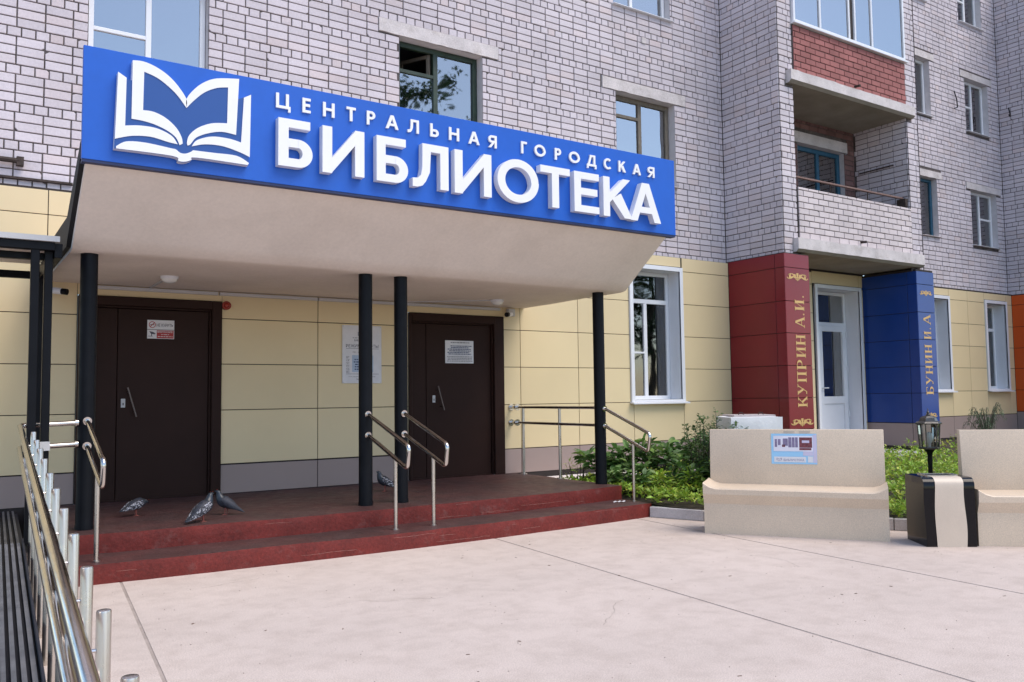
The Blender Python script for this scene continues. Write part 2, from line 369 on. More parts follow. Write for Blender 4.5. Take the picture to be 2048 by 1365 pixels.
# small dark debris trodden into the plaza
deb = MB()
for k in range(420):
    x, y = random.uniform(0.9, 8), random.uniform(-8.2, -3.1); a = random.uniform(0, 3.14); s = random.uniform(0.0015, 0.004)+(0.008 if random.random() < 0.06 else 0); t = s*random.uniform(0.25, 0.6)
    ca, sa = math.cos(a), math.sin(a); h = 0.0015
    deb.prism([(x+ca*s-sa*t, y+sa*s+ca*t, 0.0005), (x-ca*s-sa*t, y-sa*s+ca*t, 0.0005), (x-ca*s+sa*t, y-sa*s-ca*t, 0.0005), (x+ca*s+sa*t, y+sa*s-ca*t, 0.0005)], (0, 0, h))
tag(deb.build('debris', mat('leaf_litter', (0.10, 0.06, 0.04), 0.9, island=0.5)), 'tiny dark bits of leaf litter scattered over the pale plaza', 'litter', kind='stuff')

# flower bed behind the kerb
KL = [(6.60, -2.84), (6.83, -3.44), (7.82, -5.02), (9.2, -7.2), (11.0, -9.6), (16, -15)]
def bedz(x, y):
    t = min(1, max(0, (y+5.5)/5.3)); r = min(1, max(0, (x-8)/10)); return 0.085+t*(0.10+0.16*r)+0.02*noise.noise((x*1.3, y*1.3, 0))
bed = MB(); N = 26; rows = []
def kerbx(y):
    if y > KL[0][1]: return 6.665
    for (xa, ya), (xb, yb) in zip(KL, KL[1:]):
        if yb <= y <= ya: return xa+(xb-xa)*(y-ya)/(yb-ya)
    return KL[-1][0]
for j in range(41):
    y = -0.09-(14.8)*j/40
    for i in range(N+1):
        x = kerbx(y)+0.03+(24-kerbx(y)-0.03)*(i/N)**1.4; bed.v.append((x, y, bedz(x, y)))
for j in range(40):
    for i in range(N):
        a = j*(N+1)+i; bed.f.append((a, a+1, a+N+2, a+N+1))
tag(bed.build('flower_bed_soil', SOIL, smooth=True), kind='structure')
box('wall_apron', 6.68, 8.7, -0.95, -0.11, 0.05, 0.225, APRON, bevel=0.008).update_tag()
tag(bpy.data.objects['wall_apron'], kind='structure')
kr = thing('kerb', (6.7, -2.86, 0), 'pale concrete kerb edging the flower bed behind the benches', 'kerb')
for (xa, ya), (xb, yb) in zip(KL, KL[1:]):
    d = Vector((xb-xa, yb-ya, 0)); n = max(1, round(d.length/1.0)); nn = Vector((-d.y, d.x, 0)).normalized()
    if nn.x < 0: nn = -nn
    for k in range(n):
        p0 = Vector((xa, ya, 0))+d*(k/n)+d.normalized()*0.004; p1 = Vector((xa, ya, 0))+d*((k+1)/n)-d.normalized()*0.004
        mb = MB(); mb.prism([p0, p1, p1+nn*0.08, p0+nn*0.08], (0, 0, 0.115)); mb.build('kerb_stone', KERB, kr, bevel=0.006)

# ------------------------------------------------------------------ porch
def rough_box(mb, x0, x1, y0, y1, z0, z1, st=0.12, amp=0.006, bev=0.012):
    nx, ny, nz = max(1, int((x1-x0)/st)), max(1, int((y1-y0)/st)), max(1, int((z1-z0)/0.05))
    bm = bmesh.new(); idx = {}
    def vert(i, j, k):
        if (i, j, k) not in idx:
            p = Vector((x0+(x1-x0)*i/nx, y0+(y1-y0)*j/ny, z0+(z1-z0)*k/nz))
            ex = (i in (0, nx))+(j in (0, ny))+(k == nz)
            if ex >= 2 and k > 0:
                if k == nz: p.z -= bev*0.5
                if j == 0: p.y += bev*0.5
                if i == nx: p.x -= bev*0.5
                if i == 0: p.x += bev*0.5
            q = noise.noise_vector(p*6)*amp+noise.noise_vector(p*1.6)*amp*1.6
            p += Vector((q.x, q.y, q.z*0.7 if k else 0)); idx[(i, j, k)] = bm.verts.new(p)
        return idx[(i, j, k)]
    for i in range(nx):
        for j in range(ny): bm.faces.new((vert(i, j, nz), vert(i+1, j, nz), vert(i+1, j+1, nz), vert(i, j+1, nz)))
        for k in range(nz): bm.faces.new((vert(i, 0, k), vert(i+1, 0, k), vert(i+1, 0, k+1), vert(i, 0, k+1)))
    for j in range(ny):
        for k in range(nz):
            bm.faces.new((vert(nx, j, k), vert(nx, j+1, k), vert(nx, j+1, k+1), vert(nx, j, k+1)))
            bm.faces.new((vert(0, j+1, k), vert(0, j, k), vert(0, j, k+1), vert(0, j+1, k+1)))
    me = bpy.data.meshes.new('porch'); bm.to_mesh(me); bm.free(); return me
porch = thing('entrance_porch', (3.7, -1.5, 0), 'worn dark red painted concrete porch with one lower step', 'porch')
def bow(x): return 0.17*((x-3.4)/3.2)**2
def bowed(me):
    for v in me.vertices:
        k = min(1, max(0, (-0.3-v.co.y)/2)); v.co.y += bow(v.co.x)*k
    return me
link('landing', bowed(rough_box(None, 0.72, 6.655, -2.50, -0.09, 0.0, 0.31)), PORCH, porch, smooth=True)
link('step', bowed(rough_box(None, 0.72, 6.66, -3.0, -2.48, 0.0, 0.155)), PORCH, porch, smooth=True)

SCR = mat('paint_scratch', (0.34, 0.17, 0.14), 0.8)
for k in range(16):
    lo = random.random() < 0.55; y = (-3.0125 if lo else -2.5125); z = random.uniform(0.02, 0.14) if lo else random.uniform(0.175, 0.295); x = random.uniform(0.8, 6.4); L_ = random.uniform(0.05, 0.7); n = int(L_/0.03)+2; mb = MB(); zz_ = z; pts = []
    for i in range(n): zz_ += random.gauss(0, 0.0016); pts.append((x+L_*i/n, zz_))
    for (xa, za), (xb, zb) in zip(pts, pts[1:]): wd = random.uniform(0.0006, 0.0014); mb.quad((xa, y+bow(xa), za-wd), (xb, y+bow(xb), zb-wd), (xb, y+bow(xb), zb+wd), (xa, y+bow(xa), za+wd))
    mb.build('paint_scratch', SCR, porch, fixn=False)
# ------------------------------------------------------------------ the building
bld = thing('apartment_building', (11, 0.3, 0), 'pale brick apartment block with cream clad ground floor and loggias', 'building')
WA = Wall((0, 0), (1, 0), (0, 1)); ZB = 3.56; TOP = 11.2
BX, BY = 11.12, -1.2                       # bay corner
# window openings in the two main wall stretches (x0,x1,z0,z1)
holesA = {'left': (1.215, 2.475, 4.75, 6.17), 'green': (4.94, 6.235, 4.75, 6.175), 'grey': (8.71, 9.98, 4.75, 6.16),
          'upper_l': (1.215, 2.475, 7.55, 8.97), 'upper_m': (4.94, 6.235, 7.55, 8.97), 'upper': (8.70, 9.93, 7.55, 8.97)}
lint = {'left': 0.28, 'green': 0.30, 'grey': 0.28, 'upper_l': 0.28, 'upper_m': 0.28, 'upper': 0.28}
holesR = {'narrow_up': (17.03, 17.70, 7.29, 8.57), 'narrow_low': (17.18, 17.80, 4.66, 5.95), 'mid': (19.13, 20.12, 7.22, 8.47),
          'low': (19.18, 20.29, 4.62, 5.90), 'top': (19.0, 20.0, 9.74, 11.0), 'narrow_top': (16.95, 17.65, 9.85, 11.0)}
FX = 20.60                                 # far bay inner corner
def add_lintel(x0, x1, z0, h=0.19, y=-0.012, parent=bld, ragged=True):
    bm = bmesh.new(); n = 22; vs = []
    for i in range(n+1):
        x = x0+(x1-x0)*i/n; r = 0.006*noise.noise((x*9, z0, 0))+(0.014*max(0, noise.noise((x*5, z0*3, 2))) if ragged else 0)
        q = 0.004*noise.noise((x*7, z0+4, 1))
        vs.append([bm.verts.new((x, y+q, z0+r)), bm.verts.new((x, y+q*0.5, z0+h+q)), bm.verts.new((x, y+0.13, z0+h+q)), bm.verts.new((x, y+0.13, z0+r))])
    for a, c in zip(vs, vs[1:]):
        for k in range(4): bm.faces.new((a[k], c[k], c[(k+1) % 4], a[(k+1) % 4]))
    bm.faces.new(vs[0][::-1]); bm.faces.new(vs[-1])
    bmesh.ops.recalc_face_normals(bm, faces=bm.faces)
    me = bpy.data.meshes.new('lintel'); bm.to_mesh(me); bm.free(); link('lintel', me, CONC, parent)
lintA = []
for k, h in holesA.items():
    x0, x1, z0, z1 = h; e = lint[k]; lintA.append((x0-e, x1+e-0.03, z1, z1+0.19)); add_lintel(x0-e+0.004, x1+e-0.034, z1+0.004, 0.182)
lintR = []
for k, h in holesR.items():
    x0, x1, z0, z1 = h; e = 0.19; lintR.append((x0-e, x1+e, z1, z1+0.155)); add_lintel(x0-e+0.004, x1+e-0.004, z1+0.004, 0.147)
def make_wall(name, W, u0, u1, z0, z1, holes, m, pattern='bond', phase=0.0, parent=bld, single=0, backd=0.014, zbase=ZB, ext=0.0):
    mb = MB(); sheet_with_holes(mb, W, u0-ext, u1+ext, z0, z1, holes, backd); wall = mb.build(name, MORTAR, parent, fixn=False)
    cells = brick_cells(u0, u1, z0, z1, holes, pattern, phase, zbase=zbase)
    sel = set()
    if single:
        sc = []
        for i, c in enumerate(cells):
            p = W.P((c[0]+c[1])/2, (c[2]+c[3])/2); x, y, dz = project(p)
            if not (5 < x < 2040 and 3 < y < 1360): continue
            sgn = 93+(x-172)*0.196
            if 165 < x < 1350 and y > sgn-4 or x < 165 and y > 372: continue
            sc.append(((c[1]-c[0])*(c[3]-c[2])/dz**2, i))
        sc.sort(reverse=True); sel = {i for _, i in sc[:single]}
    big = MB(); shared = {}
    for i, c in enumerate(cells):
        chip = random.randrange(4) if random.random() < 0.10 else None
        pr = random.gauss(0, 0.0016)
        if i in sel:
            key = (round(c[1]-c[0], 2), round(c[3]-c[2], 2), chip if chip is not None else -1)
            if key not in shared:
                q = MB(); w0, h0 = c[1]-c[0], c[3]-c[2]; L0 = Wall((0, 0), (W.u.x, W.u.y), (W.n.x, W.n.y))
                brick_geo(q, L0, (-w0/2, w0/2, -h0/2, h0/2), 0.0, chip)
                me = bpy.data.meshes.new('brick'); me.from_pydata(q.v, [], q.f); me.materials.append(m); shared[key] = me
            p = W.P((c[0]+c[1])/2, (c[2]+c[3])/2, -pr); link('brick', shared[key], m, wall, loc=p)
        else: brick_geo(big, W, c, pr, chip)
    o = big.build('brick_field', m, wall, fixn=False); tag(o, kind='stuff'); return wall
HA = list(holesA.values())+lintA; HR = list(holesR.values())+lintR
make_wall('brick_wall', WA, -1.2, BX, ZB, TOP, HA, BRICK, phase=0.02, single=292, ext=0.03)
make_wall('brick_wall', WA, 15.1, FX, ZB, TOP, HR, BRICK, phase=0.07, ext=0.03)
# bay side (faces -X): u runs from the inner corner towards the viewer
WS = Wall((BX, 0), (0, -1), (1, 0)); make_wall('brick_wall', WS, 0.0, -BY, ZB, TOP, [], BRICK, phase=0.0, ext=0.0135)
WR = Wall((15.1, BY), (0, 1), (-1, 0)); make_wall('brick_wall', WR, 0.0, -BY, ZB, TOP, [], BRICK, phase=0.05, ext=0.0135)
# bay front (faces -Y): pilasters, between them loggias
WF = Wall((0, BY), (1, 0), (0, 1)); PL, PR = 11.50, 14.72
make_wall('brick_wall', WF, BX, PL, ZB, TOP, [(11.36, PL, 3.63, 3.87), (11.32, PL, 6.41, 6.63), (11.32, PL, 9.2, 9.42)], BRICK, phase=BX-0.131*0)
make_wall('brick_wall', WF, PR, 15.1, ZB, TOP, [(PR, 14.98, 3.63, 3.87), (PR, 14.88, 6.41, 6.63), (PR, 14.88, 9.2, 9.42)], BRICK, phase=PR)
# inner faces of the loggias
WI = Wall((PR, -0.1), (0, -1), (1, 0)); make_wall('brick_wall', WI, 0.0, 1.1, 3.87, 6.43, [], BRICK, phase=0.03, ext=0.0135)
WJ = Wall((PL, BY), (0, 1), (-1, 0)); make_wall('brick_wall', WJ, 0.0, 1.1, 3.87, 6.41, [], BRICK, phase=0.03)
WK = Wall((0, -0.10), (1, 0), (0, 1)); lw = (13.0, 14.40, 4.0, 5.98); ll = (12.80, 14.50, 5.98, 6.19)
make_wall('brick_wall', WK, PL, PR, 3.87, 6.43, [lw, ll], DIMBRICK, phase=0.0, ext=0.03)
add_lintel(12.81, 14.49, 5.984, 0.202, y=-0.115, ragged=False)
# far bay (faces -X)
WFB = Wall((FX, 0), (0, -1), (1, 0)); make_wall('brick_wall', WFB, 0.0, 3.0, ZB, TOP, [], BRICK, phase=0.0, ext=0.0135)
# loggia slabs
def slab(x0, x1, z0, z1, lab):
    bm = bmesh.new(); n = 40; vs = []
    for i in range(n+1):
        x = x0+(x1-x0)*i/n; e1 = 0.012*noise.noise((x*8, z0, 0)); e2 = 0.005*noise.noise((x*5, z1, 3)); yy = BY-0.10
        vs.append([bm.verts.new((x, yy+e2, z0+0.045+e2)), bm.verts.new((x, yy+e2, z1+e1)), bm.verts.new((x, -0.09, z1)), bm.verts.new((x, -0.09, z0)), bm.verts.new((x, yy+0.05, z0+e2))])
    for a, c in zip(vs, vs[1:]):
        for k in range(5): bm.faces.new((a[k], c[k], c[(k+1) % 5], a[(k+1) % 5]))
    bm.faces.new(vs[0][::-1]); bm.faces.new(vs[-1]); bmesh.ops.recalc_face_normals(bm, faces=bm.faces)
    me = bpy.data.meshes.new('loggia_slab'); bm.to_mesh(me); bm.free()
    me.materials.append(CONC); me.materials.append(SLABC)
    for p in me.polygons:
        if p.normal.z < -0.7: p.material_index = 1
    o = link('loggia_slab', me, CONC, bld); o['label'] = lab; return o
# slabs stand between the pilasters' inner faces, their nose overlapping the pilaster fronts
def slab_body(z0, z1, lab):
    o = slab(11.37, 14.97, z0, z1, lab); return o
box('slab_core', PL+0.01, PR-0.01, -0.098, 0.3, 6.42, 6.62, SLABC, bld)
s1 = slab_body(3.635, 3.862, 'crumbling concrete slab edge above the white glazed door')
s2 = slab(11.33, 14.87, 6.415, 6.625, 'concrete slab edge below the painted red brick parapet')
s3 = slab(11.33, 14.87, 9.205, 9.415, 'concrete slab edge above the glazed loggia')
# parapets
p1 = make_wall('parapet', Wall((0, BY-0.03), (1, 0), (0, 1)), PL+0.004, PR-0.004, 3.87, 4.72, [], PARBRICK, 'running', phase=PL, zbase=3.87)
box('parapet_cap', PL+0.004, PR-0.004, BY-0.012, BY+0.10, 3.866, 4.713, MORTAR, bld)
p2 = make_wall('parapet', Wall((0, BY-0.03), (1, 0), (0, 1)), PL+0.004, PR-0.004, 6.63, 7.44, [], REDBRICK, 'running', phase=PL+0.05, zbase=6.63)
p2['label'] = 'parapet of painted red brick under the glazed loggia'
box('parapet_cap', PL+0.004, PR-0.004, BY-0.012, BY+0.10, 6.63, 7.43, MORTAR, bld)
box('loggia_sill', PL-0.02, PR+0.02, BY-0.09, BY+0.06, 7.442, 7.475, PVC, bld, bevel=0.004)
# drain stubs
for x, z in ((13.15, 3.95), (13.15, 6.70)):
    tube('drain_stub', [(x, BY-0.01, z), (x, BY-0.13, z-0.01)], 0.022, RUST, bld)
# loggia handrail
lr = box('loggia_handrail', PL+0.01, PR-0.01, BY+0.10, BY+0.145, 4.915, 4.945, WOODR, bld, bevel=0.004)
for x in (11.56, 12.55, 13.62, 14.66):
    tube('handrail_post', [(x, BY+0.122, 4.70), (x, BY+0.122, 4.915)], 0.010, RUST, lr, 8)
box('handrail_bracket', 14.64, 14.715, BY+0.03, BY+0.20, 4.76, 4.91, RUST, lr)
tube('wall_rod', [(14.69, -0.22, 5.59), (14.69, -0.93, 5.595)], 0.013, RUST, bld, 8)
# upper loggia glazing
gz = thing = thing
def frame_rect(mb, x0, x1, z0, z1, y0, y1, t, tb=None):
    tb = tb or t
    mb.box(x0, x0+t, y0, y1, z0, z1); mb.box(x1-t, x1, y0, y1, z0, z1)
    mb.box(x0+t, x1-t, y0, y1, z0, z0+tb); mb.box(x0+t, x1-t, y0, y1, z1-t, z1)
mb = MB(); frame_rect(mb, PL+0.005, PR-0.005, 7.478, 9.19, BY-0.05, BY+0.01, 0.05)
for x in (12.22, 13.03, 13.20, 13.70): mb.box(x-0.022, x+0.022, BY-0.048, BY+0.008, 7.53, 9.14)
lg = mb.build('loggia_glazing', PVC, bld, bevel=0.004)
pan = [PL+0.055, 12.198, 12.242, 13.008, 13.222, 13.678, 13.722, PR-0.055]
for a, c in zip(pan[0::2], pan[1::2]): box('pane', a, c, BY-0.025, BY-0.020, 7.53, 9.14, GLASSB, lg)
curtain_z = (7.48, 9.18)
box('dark_gap_backing', 13.055, 13.175, BY-0.016, BY-0.012, 7.53, 9.14, GAP, lg)

# ---- windows
def room(mb, x0, x1, z0, z1, y0, y1=None):
    y1 = y1 or y0+1.6; e = 0.25; X0, X1, Z0, Z1 = x0-e, x1+e, z0-e, z1+e
    mb.quad((X0, y1, Z0), (X1, y1, Z0), (X1, y1, Z1), (X0, y1, Z1)); mb.quad((X0, y0, Z0), (X0, y1, Z0), (X0, y1, Z1), (X0, y0, Z1))
    mb.quad((X1, y0, Z0), (X1, y1, Z0), (X1, y1, Z1), (X1, y0, Z1)); mb.quad((X0, y0, Z0), (X1, y0, Z0), (X1, y1, Z0), (X0, y1, Z0))
    mb.quad((X0, y0, Z1), (X1, y0, Z1), (X1, y1, Z1), (X0, y1, Z1))
    for q in ((X0, x0, Z0, Z1), (x1, X1, Z0, Z1), (x0, x1, Z0, z0), (x0, x1, z1, Z1)):
        mb.quad((q[0], y0, q[2]), (q[1], y0, q[2]), (q[1], y0, q[3]), (q[0], y0, q[3]))
def curtain(name, x0, x1, z0, z1, y, m, parent, waves=9, amp=0.02):
    mb = MB(); n = max(8, waves*6); pts = [(x0+(x1-x0)*i/n, y+amp*math.sin(i/n*waves*6.283)+0.4*amp*math.sin(i*1.7)) for i in range(n+1)]
    for (a, ya), (c, yc) in zip(pts, pts[1:]): mb.quad((a, ya, z0), (c, yc, z0), (c, yc, z1), (a, ya, z1))
    return mb.build(name, m, parent, smooth=True, fixn=False)
def window(h, m, muls, bars=(), wall_y=0.0, fy=0.12, t=0.06, sill=PVC, curt=None, sashes=(), glass=GLASS, label=None, revm=PLAST, open_pane=None, deep=1.6, sill_out=0.06):
    """h opening; muls = x positions of mullions; bars = (x0,x1,z) cross bars; sashes = (x0,x1,z0,z1) inner sash frames"""
    x0, x1, z0, z1 = h; mb = MB(); g = 0.006
    if curt and glass is GLASS and sum(c[1]-c[0] for c in curt) > 0.7*(x1-x0): glass = GLASSC
    frame_rect(mb, x0+g, x1-g, z0+g, z1-g, fy, fy+0.06, t)
    for x in muls: mb.box(x-t*0.5, x+t*0.5, fy+0.002, fy+0.058, z0+t, z1-t)
    for (a, c, z) in bars: mb.box(a, c, fy+0.004, fy+0.056, z-t*0.36, z+t*0.36)
    wn = mb.build('window', m, bld, bevel=0.004)
    if label: wn['label'] = label
    cuts = [x0+g+t]+[v for x in sorted(muls) for v in (x-t*0.5, x+t*0.5)]+[x1-g-t]
    for a, c in zip(cuts[0::2], cuts[1::2]):
        zz = [z0+g+t]+[v for (p, q, z) in sorted(bars, key=lambda k: k[2]) if p < (a+c)/2 < q for v in (z-t*0.36, z+t*0.36)]+[z1-g-t]
        for e, f in zip(zz[0::2], zz[1::2]):
            if open_pane and open_pane[0] < (a+c)/2 < open_pane[1] and open_pane[2] < (e+f)/2 < open_pane[3]: continue
            box('pane', a, c, fy+0.028, fy+0.033, e, f, glass, wn)
    for (a, c, e, f) in sashes:
        q = MB(); frame_rect(q, a, c, e, f, fy+0.04, fy+0.075, 0.045); q.build('sash', m, wn, bevel=0.003)
    rv = MB()                                            # reveal
    d0 = wall_y+0.004; d1 = fy
    rv.quad((x0, d0, z0), (x0, d1+0.06, z0), (x0, d1+0.06, z1), (x0, d0, z1)); rv.quad((x1, d0, z0), (x1, d1+0.06, z0), (x1, d1+0.06, z1), (x1, d0, z1))
    rv.quad((x0, d0, z1), (x1, d0, z1), (x1, d1+0.06, z1), (x0, d1+0.06, z1)); rv.quad((x0, d0, z0), (x1, d0, z0), (x1, d1+0.06, z0), (x0, d1+0.06, z0))
    rv.build('reveal', revm, wn)
    if sill is not None:
        s = MB(); s.prism([(x0-0.03, wall_y-sill_out, z0+0.003), (x0-0.03, wall_y-sill_out, z0+0.012), (x0-0.03, fy, z0+0.05), (x0-0.03, fy, z0+0.004)], (x1-x0+0.06, 0, 0)); s.build('sill', sill, wn)
    r = MB(); room(r, x0+0.002, x1-0.002, z0+0.002, z1-0.002, fy+0.062, fy+deep); r.build('room', ROOM, wn, fixn=False)
    for c in (curt or ()): curtain('curtain', c[0], c[1], z0+0.03, z1-0.03, fy+0.10, CURT, wn, c[2] if len(c) > 2 else 9)
    return wn
for a, c in ((11.56, 12.95), (13.25, 14.66)): curtain('curtain', a, c, 7.5, 9.15, BY+0.16, CURT, lg, 12)
h = holesA['left']
window(h, PVC, [1.845], [(1.28, 1.83, 5.475)], curt=[(1.24, 2.45, 11)], label='white window with pale curtains above the library sign')
h = holesA['green']
wg = window(h, GREENW, [5.56], [(5.0, 5.53, 5.775)], fy=0.14, t=0.07, sill=CONC, curt=[(5.62, 5.78, 2)], label='dark green wooden window with its small top pane open', open_pane=(4.9, 5.55, 5.78, 6.2))
q = MB(); frame_rect(q, 0, 0.50, 5.80, 6.10, -0.015, 0.02, 0.045); ob = q.build('open_vent_sash', OLDW, wg)
ob.location = Vector((5.50, 0.19, 0))-wg.parent.location; ob.location = (5.50-0, 0.19, 0); ob.parent = bld; ob.location = Vector((5.50, 0.20, 0))-bld.location; ob.rotation_euler = (0, 0, R(118))
h = holesA['grey']
window(h, OLDW, [9.33], [(8.78, 9.30, 5.83)], fy=0.14, t=0.075, sill=CONC, curt=[(8.76, 9.9, 8)], label='weathered grey wooden window above the right end of the sign')
window(holesA['upper'], PVC, [9.18], [], curt=[(8.75, 9.9, 9)], label='white window at the top of the brick wall')
window(holesA['upper_l'], PVC, [1.845], [], curt=[(1.24, 2.45, 9)]); window(holesA['upper_m'], PVC, [5.56], [])
window(holesR['narrow_up'], PVC, [], [], curt=[(17.05, 17.35, 3)], label='narrow white window on the upper storey beside the loggia bay')
window(holesR['narrow_low'], TEALW, [], [], curt=[(17.2, 17.5, 3)], label='narrow teal framed window beside the open loggia', sill=CONC)
window(holesR['mid'], PVC, [19.62], [(19.19, 19.6, 7.87)], curt=[(19.64, 20.1, 3)], label='white window with pale blind on the upper right storey')
window(holesR['low'], PVC, [19.74], [(19.76, 20.25, 5.30)], label='white window with insect screen above the far cream wall')
window(holesR['top'], PVC, [19.5], [(19.05, 19.48, 10.35)], curt=[(19.5, 19.97, 4)]); window(holesR['narrow_top'], PVC, [], [])
window((13.003, 14.397, 4.003, 5.977), TEALW, [13.72], [], wall_y=-0.1, fy=0.0, t=0.085, sill=None, label='teal wooden window at the back of the open loggia')
# small items on the brick
box('vent_grille', 9.27, 9.37, -0.02, 0.0, 7.05, 7.15, CONC, bld, bevel=0.006)
for pts in ([(18.62, -0.03, 8.05), (18.66, -0.06, 7.85), (18.62, -0.09, 7.66), (18.45, -0.12, 7.60)], [(20.55, -0.25, 7.95), (20.54, -0.28, 7.8), (20.5, -0.3, 7.72), (20.4, -0.32, 7.74)]):
    tube('loose_cable', pts, 0.012, BLACKP, bld, 6)
tube('rusty_pipe_stub', [(0.10, -0.05, 3.84), (0.60, -0.05, 3.838)], 0.028, RUST, bld, 8); box('pipe_bracket', 0.57, 0.635, -0.075, 0.0, 3.79, 3.88, RUST, bld)
box('cable_tray', -1.2, 1.09, -0.035, -0.002, 3.655, 3.678, RUST, bld)

# ---- ground floor cladding
PF = -0.10
def panels(W, us, zs, m, parent, skip=(), gap=0.0045, th=0.012, d=0.0):
    for a, c in zip(us, us[1:]):
        for e, f in zip(zs, zs[1:]):
            if any(s[0] < (a+c)/2 < s[1] and s[2] < (e+f)/2 < s[3] for s in skip): continue
            if c-a < 0.03 or f-e < 0.03: continue
            q = MB(); pts = [W.P(a+gap, e+gap, d), W.P(c-gap, e+gap, d), W.P(c-gap, f-gap, d), W.P(a+gap, f-gap, d)]
            q.prism(pts, W.n*th); q.build('cladding_panel', m, parent, bevel=0.0018)
WP = Wall((0, PF), (1, 0), (0, 1))
def clad(name, W, u0, u1, z0, z1, holes, d=0.010):
    mb = MB(); sheet_with_holes(mb, W, u0, u1, z0, z1, holes, d); return mb.build(name, GAP, bld, fixn=False)
DL = (1.155, 2.63, 0.30, 2.485); DR = (5.0, 6.465, 0.30, 2.47); GW = (8.80, 9.95, 1.255, 3.41)
cw = clad('ground_floor_cladding', WP, -1.2, BX+0.03, 0.0, ZB+0.02, [DL, DR, (8.872, 9.885, 1.29, 3.34)])
ZL = [0.64, 1.25, 1.772, 2.292, 2.82, 3.355, 3.58]
panels(WP, [-1.2, 0.0, 0.862, 1.153], [0.635, 1.235, 1.752, 2.275, 2.80, 3.03, 3.30, 3.56], CREAM, cw)
panels(WP, [2.632, 3.78, 5.0], ZL, CREAM, cw); panels(WP, [1.153, 2.632], [2.82, 3.355, 3.58], CREAM, cw); panels(WP, [5.0, 6.467], [2.82, 3.355, 3.58], CREAM, cw)
panels(WP, [1.153, 2.632], [2.49, 2.82], CREAM, cw) if 0 else None
panels(WP, [6.467, 6.755, 7.79], ZL, CREAM, cw); panels(WP, [7.79, 8.80], ZL[1:], CREAM, cw); panels(WP, [7.79, 8.862], ZL[:2], CREAM, cw)
panels(WP, [8.862, 9.93], [0.64, 1.25], CREAM, cw); panels(WP, [8.80, 9.93], [3.42, 3.58], CREAM, cw)
panels(WP, [9.955, 11.05], ZL[1:], CREAM, cw); panels(WP, [9.93, 11.05], ZL[:2], CREAM, cw)
panels(WP, [-1.2, 0.0, 1.153], [0.31, 0.63], PLINTH, cw); panels(WP, [2.632, 3.78, 5.0], [0.305, 0.632], PLINTH, cw)
panels(WP, [6.467, 6.755, 7.79, 8.862, 9.93, 11.05], [0.30, 0.637], PLINTH, cw)
for x0, x1, z0, z1 in ((1.153, 2.632, 2.489, 2.60), (5.0, 6.467, 2.474, 2.60)):
    box('cladding_panel', x0, x1, PF+0.001, PF+0.012, z0, 2.815, CREAM, cw)
# ground floor window with deep white reveal
def ground_window(x0, x1, z0, z1, muls, tr, full=True, label=None, lx=None):
    t = 0.07; q = MB(); frame_rect(q, x0, x1, z0, z1, PF-0.03, PF+0.006, t, 0.03); wn = q.build('window', PVC, bld, bevel=0.004)
    if label: wn['label'] = label
    fy = 0.14; a, c, e, f = x0+t, x1-t, z0+0.03, z1-t
    r = MB(); d0, d1 = PF-0.02, fy+0.07
    for X in (a, c): r.quad((X, d0, e), (X, d1, e), (X, d1, f), (X, d0, f))
    r.quad((a, d0, f), (c, d0, f), (c, d1, f), (a, d1, f)); r.quad((a, d0, e), (c, d0, e), (c, d1, e), (a, d1, e)); r.build('reveal', PVC, wn)
    m = MB(); frame_rect(m, a+0.003, c-0.003, e+0.003, f-0.003, fy, fy+0.06, 0.06); m.box(a+0.06, c-0.06, fy+0.002, fy+0.058, tr-0.035, tr+0.035)
    for x in muls: m.box(x-0.035, x+0.035, fy+0.004, fy+0.056, e+0.06, tr-0.035)
    m.build('frame', PVC, wn, bevel=0.004)
    xs_ = [a+0.063]+[v for x in muls for v in (x-0.035, x+0.035)]+[c-0.063]
    box('pane', a+0.063, c-0.063, fy+0.028, fy+0.033, tr+0.035, f-0.063, GLASSG, wn)
    for p, k in zip(xs_[0::2], xs_[1::2]): box('pane', p, k, fy+0.028, fy+0.033, e+0.063, tr-0.035, GLASSG, wn)
    if lx:
        s = MB(); frame_rect(s, xs_[0]+0.005, xs_[1]-0.005, e+0.07, tr-0.04, fy+0.045, fy+0.10, 0.05); s.box(xs_[0], xs_[1], fy-0.004, fy+0.02, 2.02, 2.05); s.build('sash', PVC, wn, bevel=0.003)
    s = MB(); s.prism([(x0-0.02, PF-0.10, z0-0.035), (x0-0.02, PF-0.10, z0-0.012), (x0-0.02, fy, z0+0.04), (x0-0.02, fy, z0+0.02)], (x1-x0+0.04, 0, 0)); s.build('sill', PVC, wn)
    r = MB(); room(r, a+0.002, c-0.002, e+0.002, f-0.002, fy+0.065, fy+2.2); r.build('room', mat('library_room', (0.70, 0.71, 0.73), 0.9) if 'library_room' not in MATS else MATS['library_room'], wn, fixn=False)
    return wn
ground_window(8.80, 9.95, 1.255, 3.41, [9.36], 2.86, lx=True, label='tall white library window beside the entrance canopy')
# bay base: red and blue pillars
def pillar(x0, x1, sidex, side_y0, side_y1, m, label, zj):
    """clad pillar: front at y=BY-0.06 from x0..x1 and its side facing -X at sidex"""
    yf = BY-0.06
    core = box('pillar', sidex+0.012, x1-0.012, yf+0.012, side_y1+0.06, 0.0, 3.60, GAP, bld); core['label'] = label
    Wf = Wall((0, yf), (1, 0), (0, 1)); panels(Wf, [x0, x1], zj, m, core)
    Wsd = Wall((sidex, 0), (0, -1), (1, 0)); panels(Wsd, [-side_y1, -(yf+0.19), -yf], zj, m, core)
    Wrr = Wall((x1, 0), (0, 1), (-1, 0)); panels(Wrr, [yf, side_y1], zj, m, core)
    return core
zR = [0.40, 0.79, 1.285, 1.797, 2.313, 2.824, 3.362, 3.59]
red = pillar(11.05, 11.665, 11.05, 0, PF, REDP, 'dark red clad pillar with gold vertical lettering', zR)
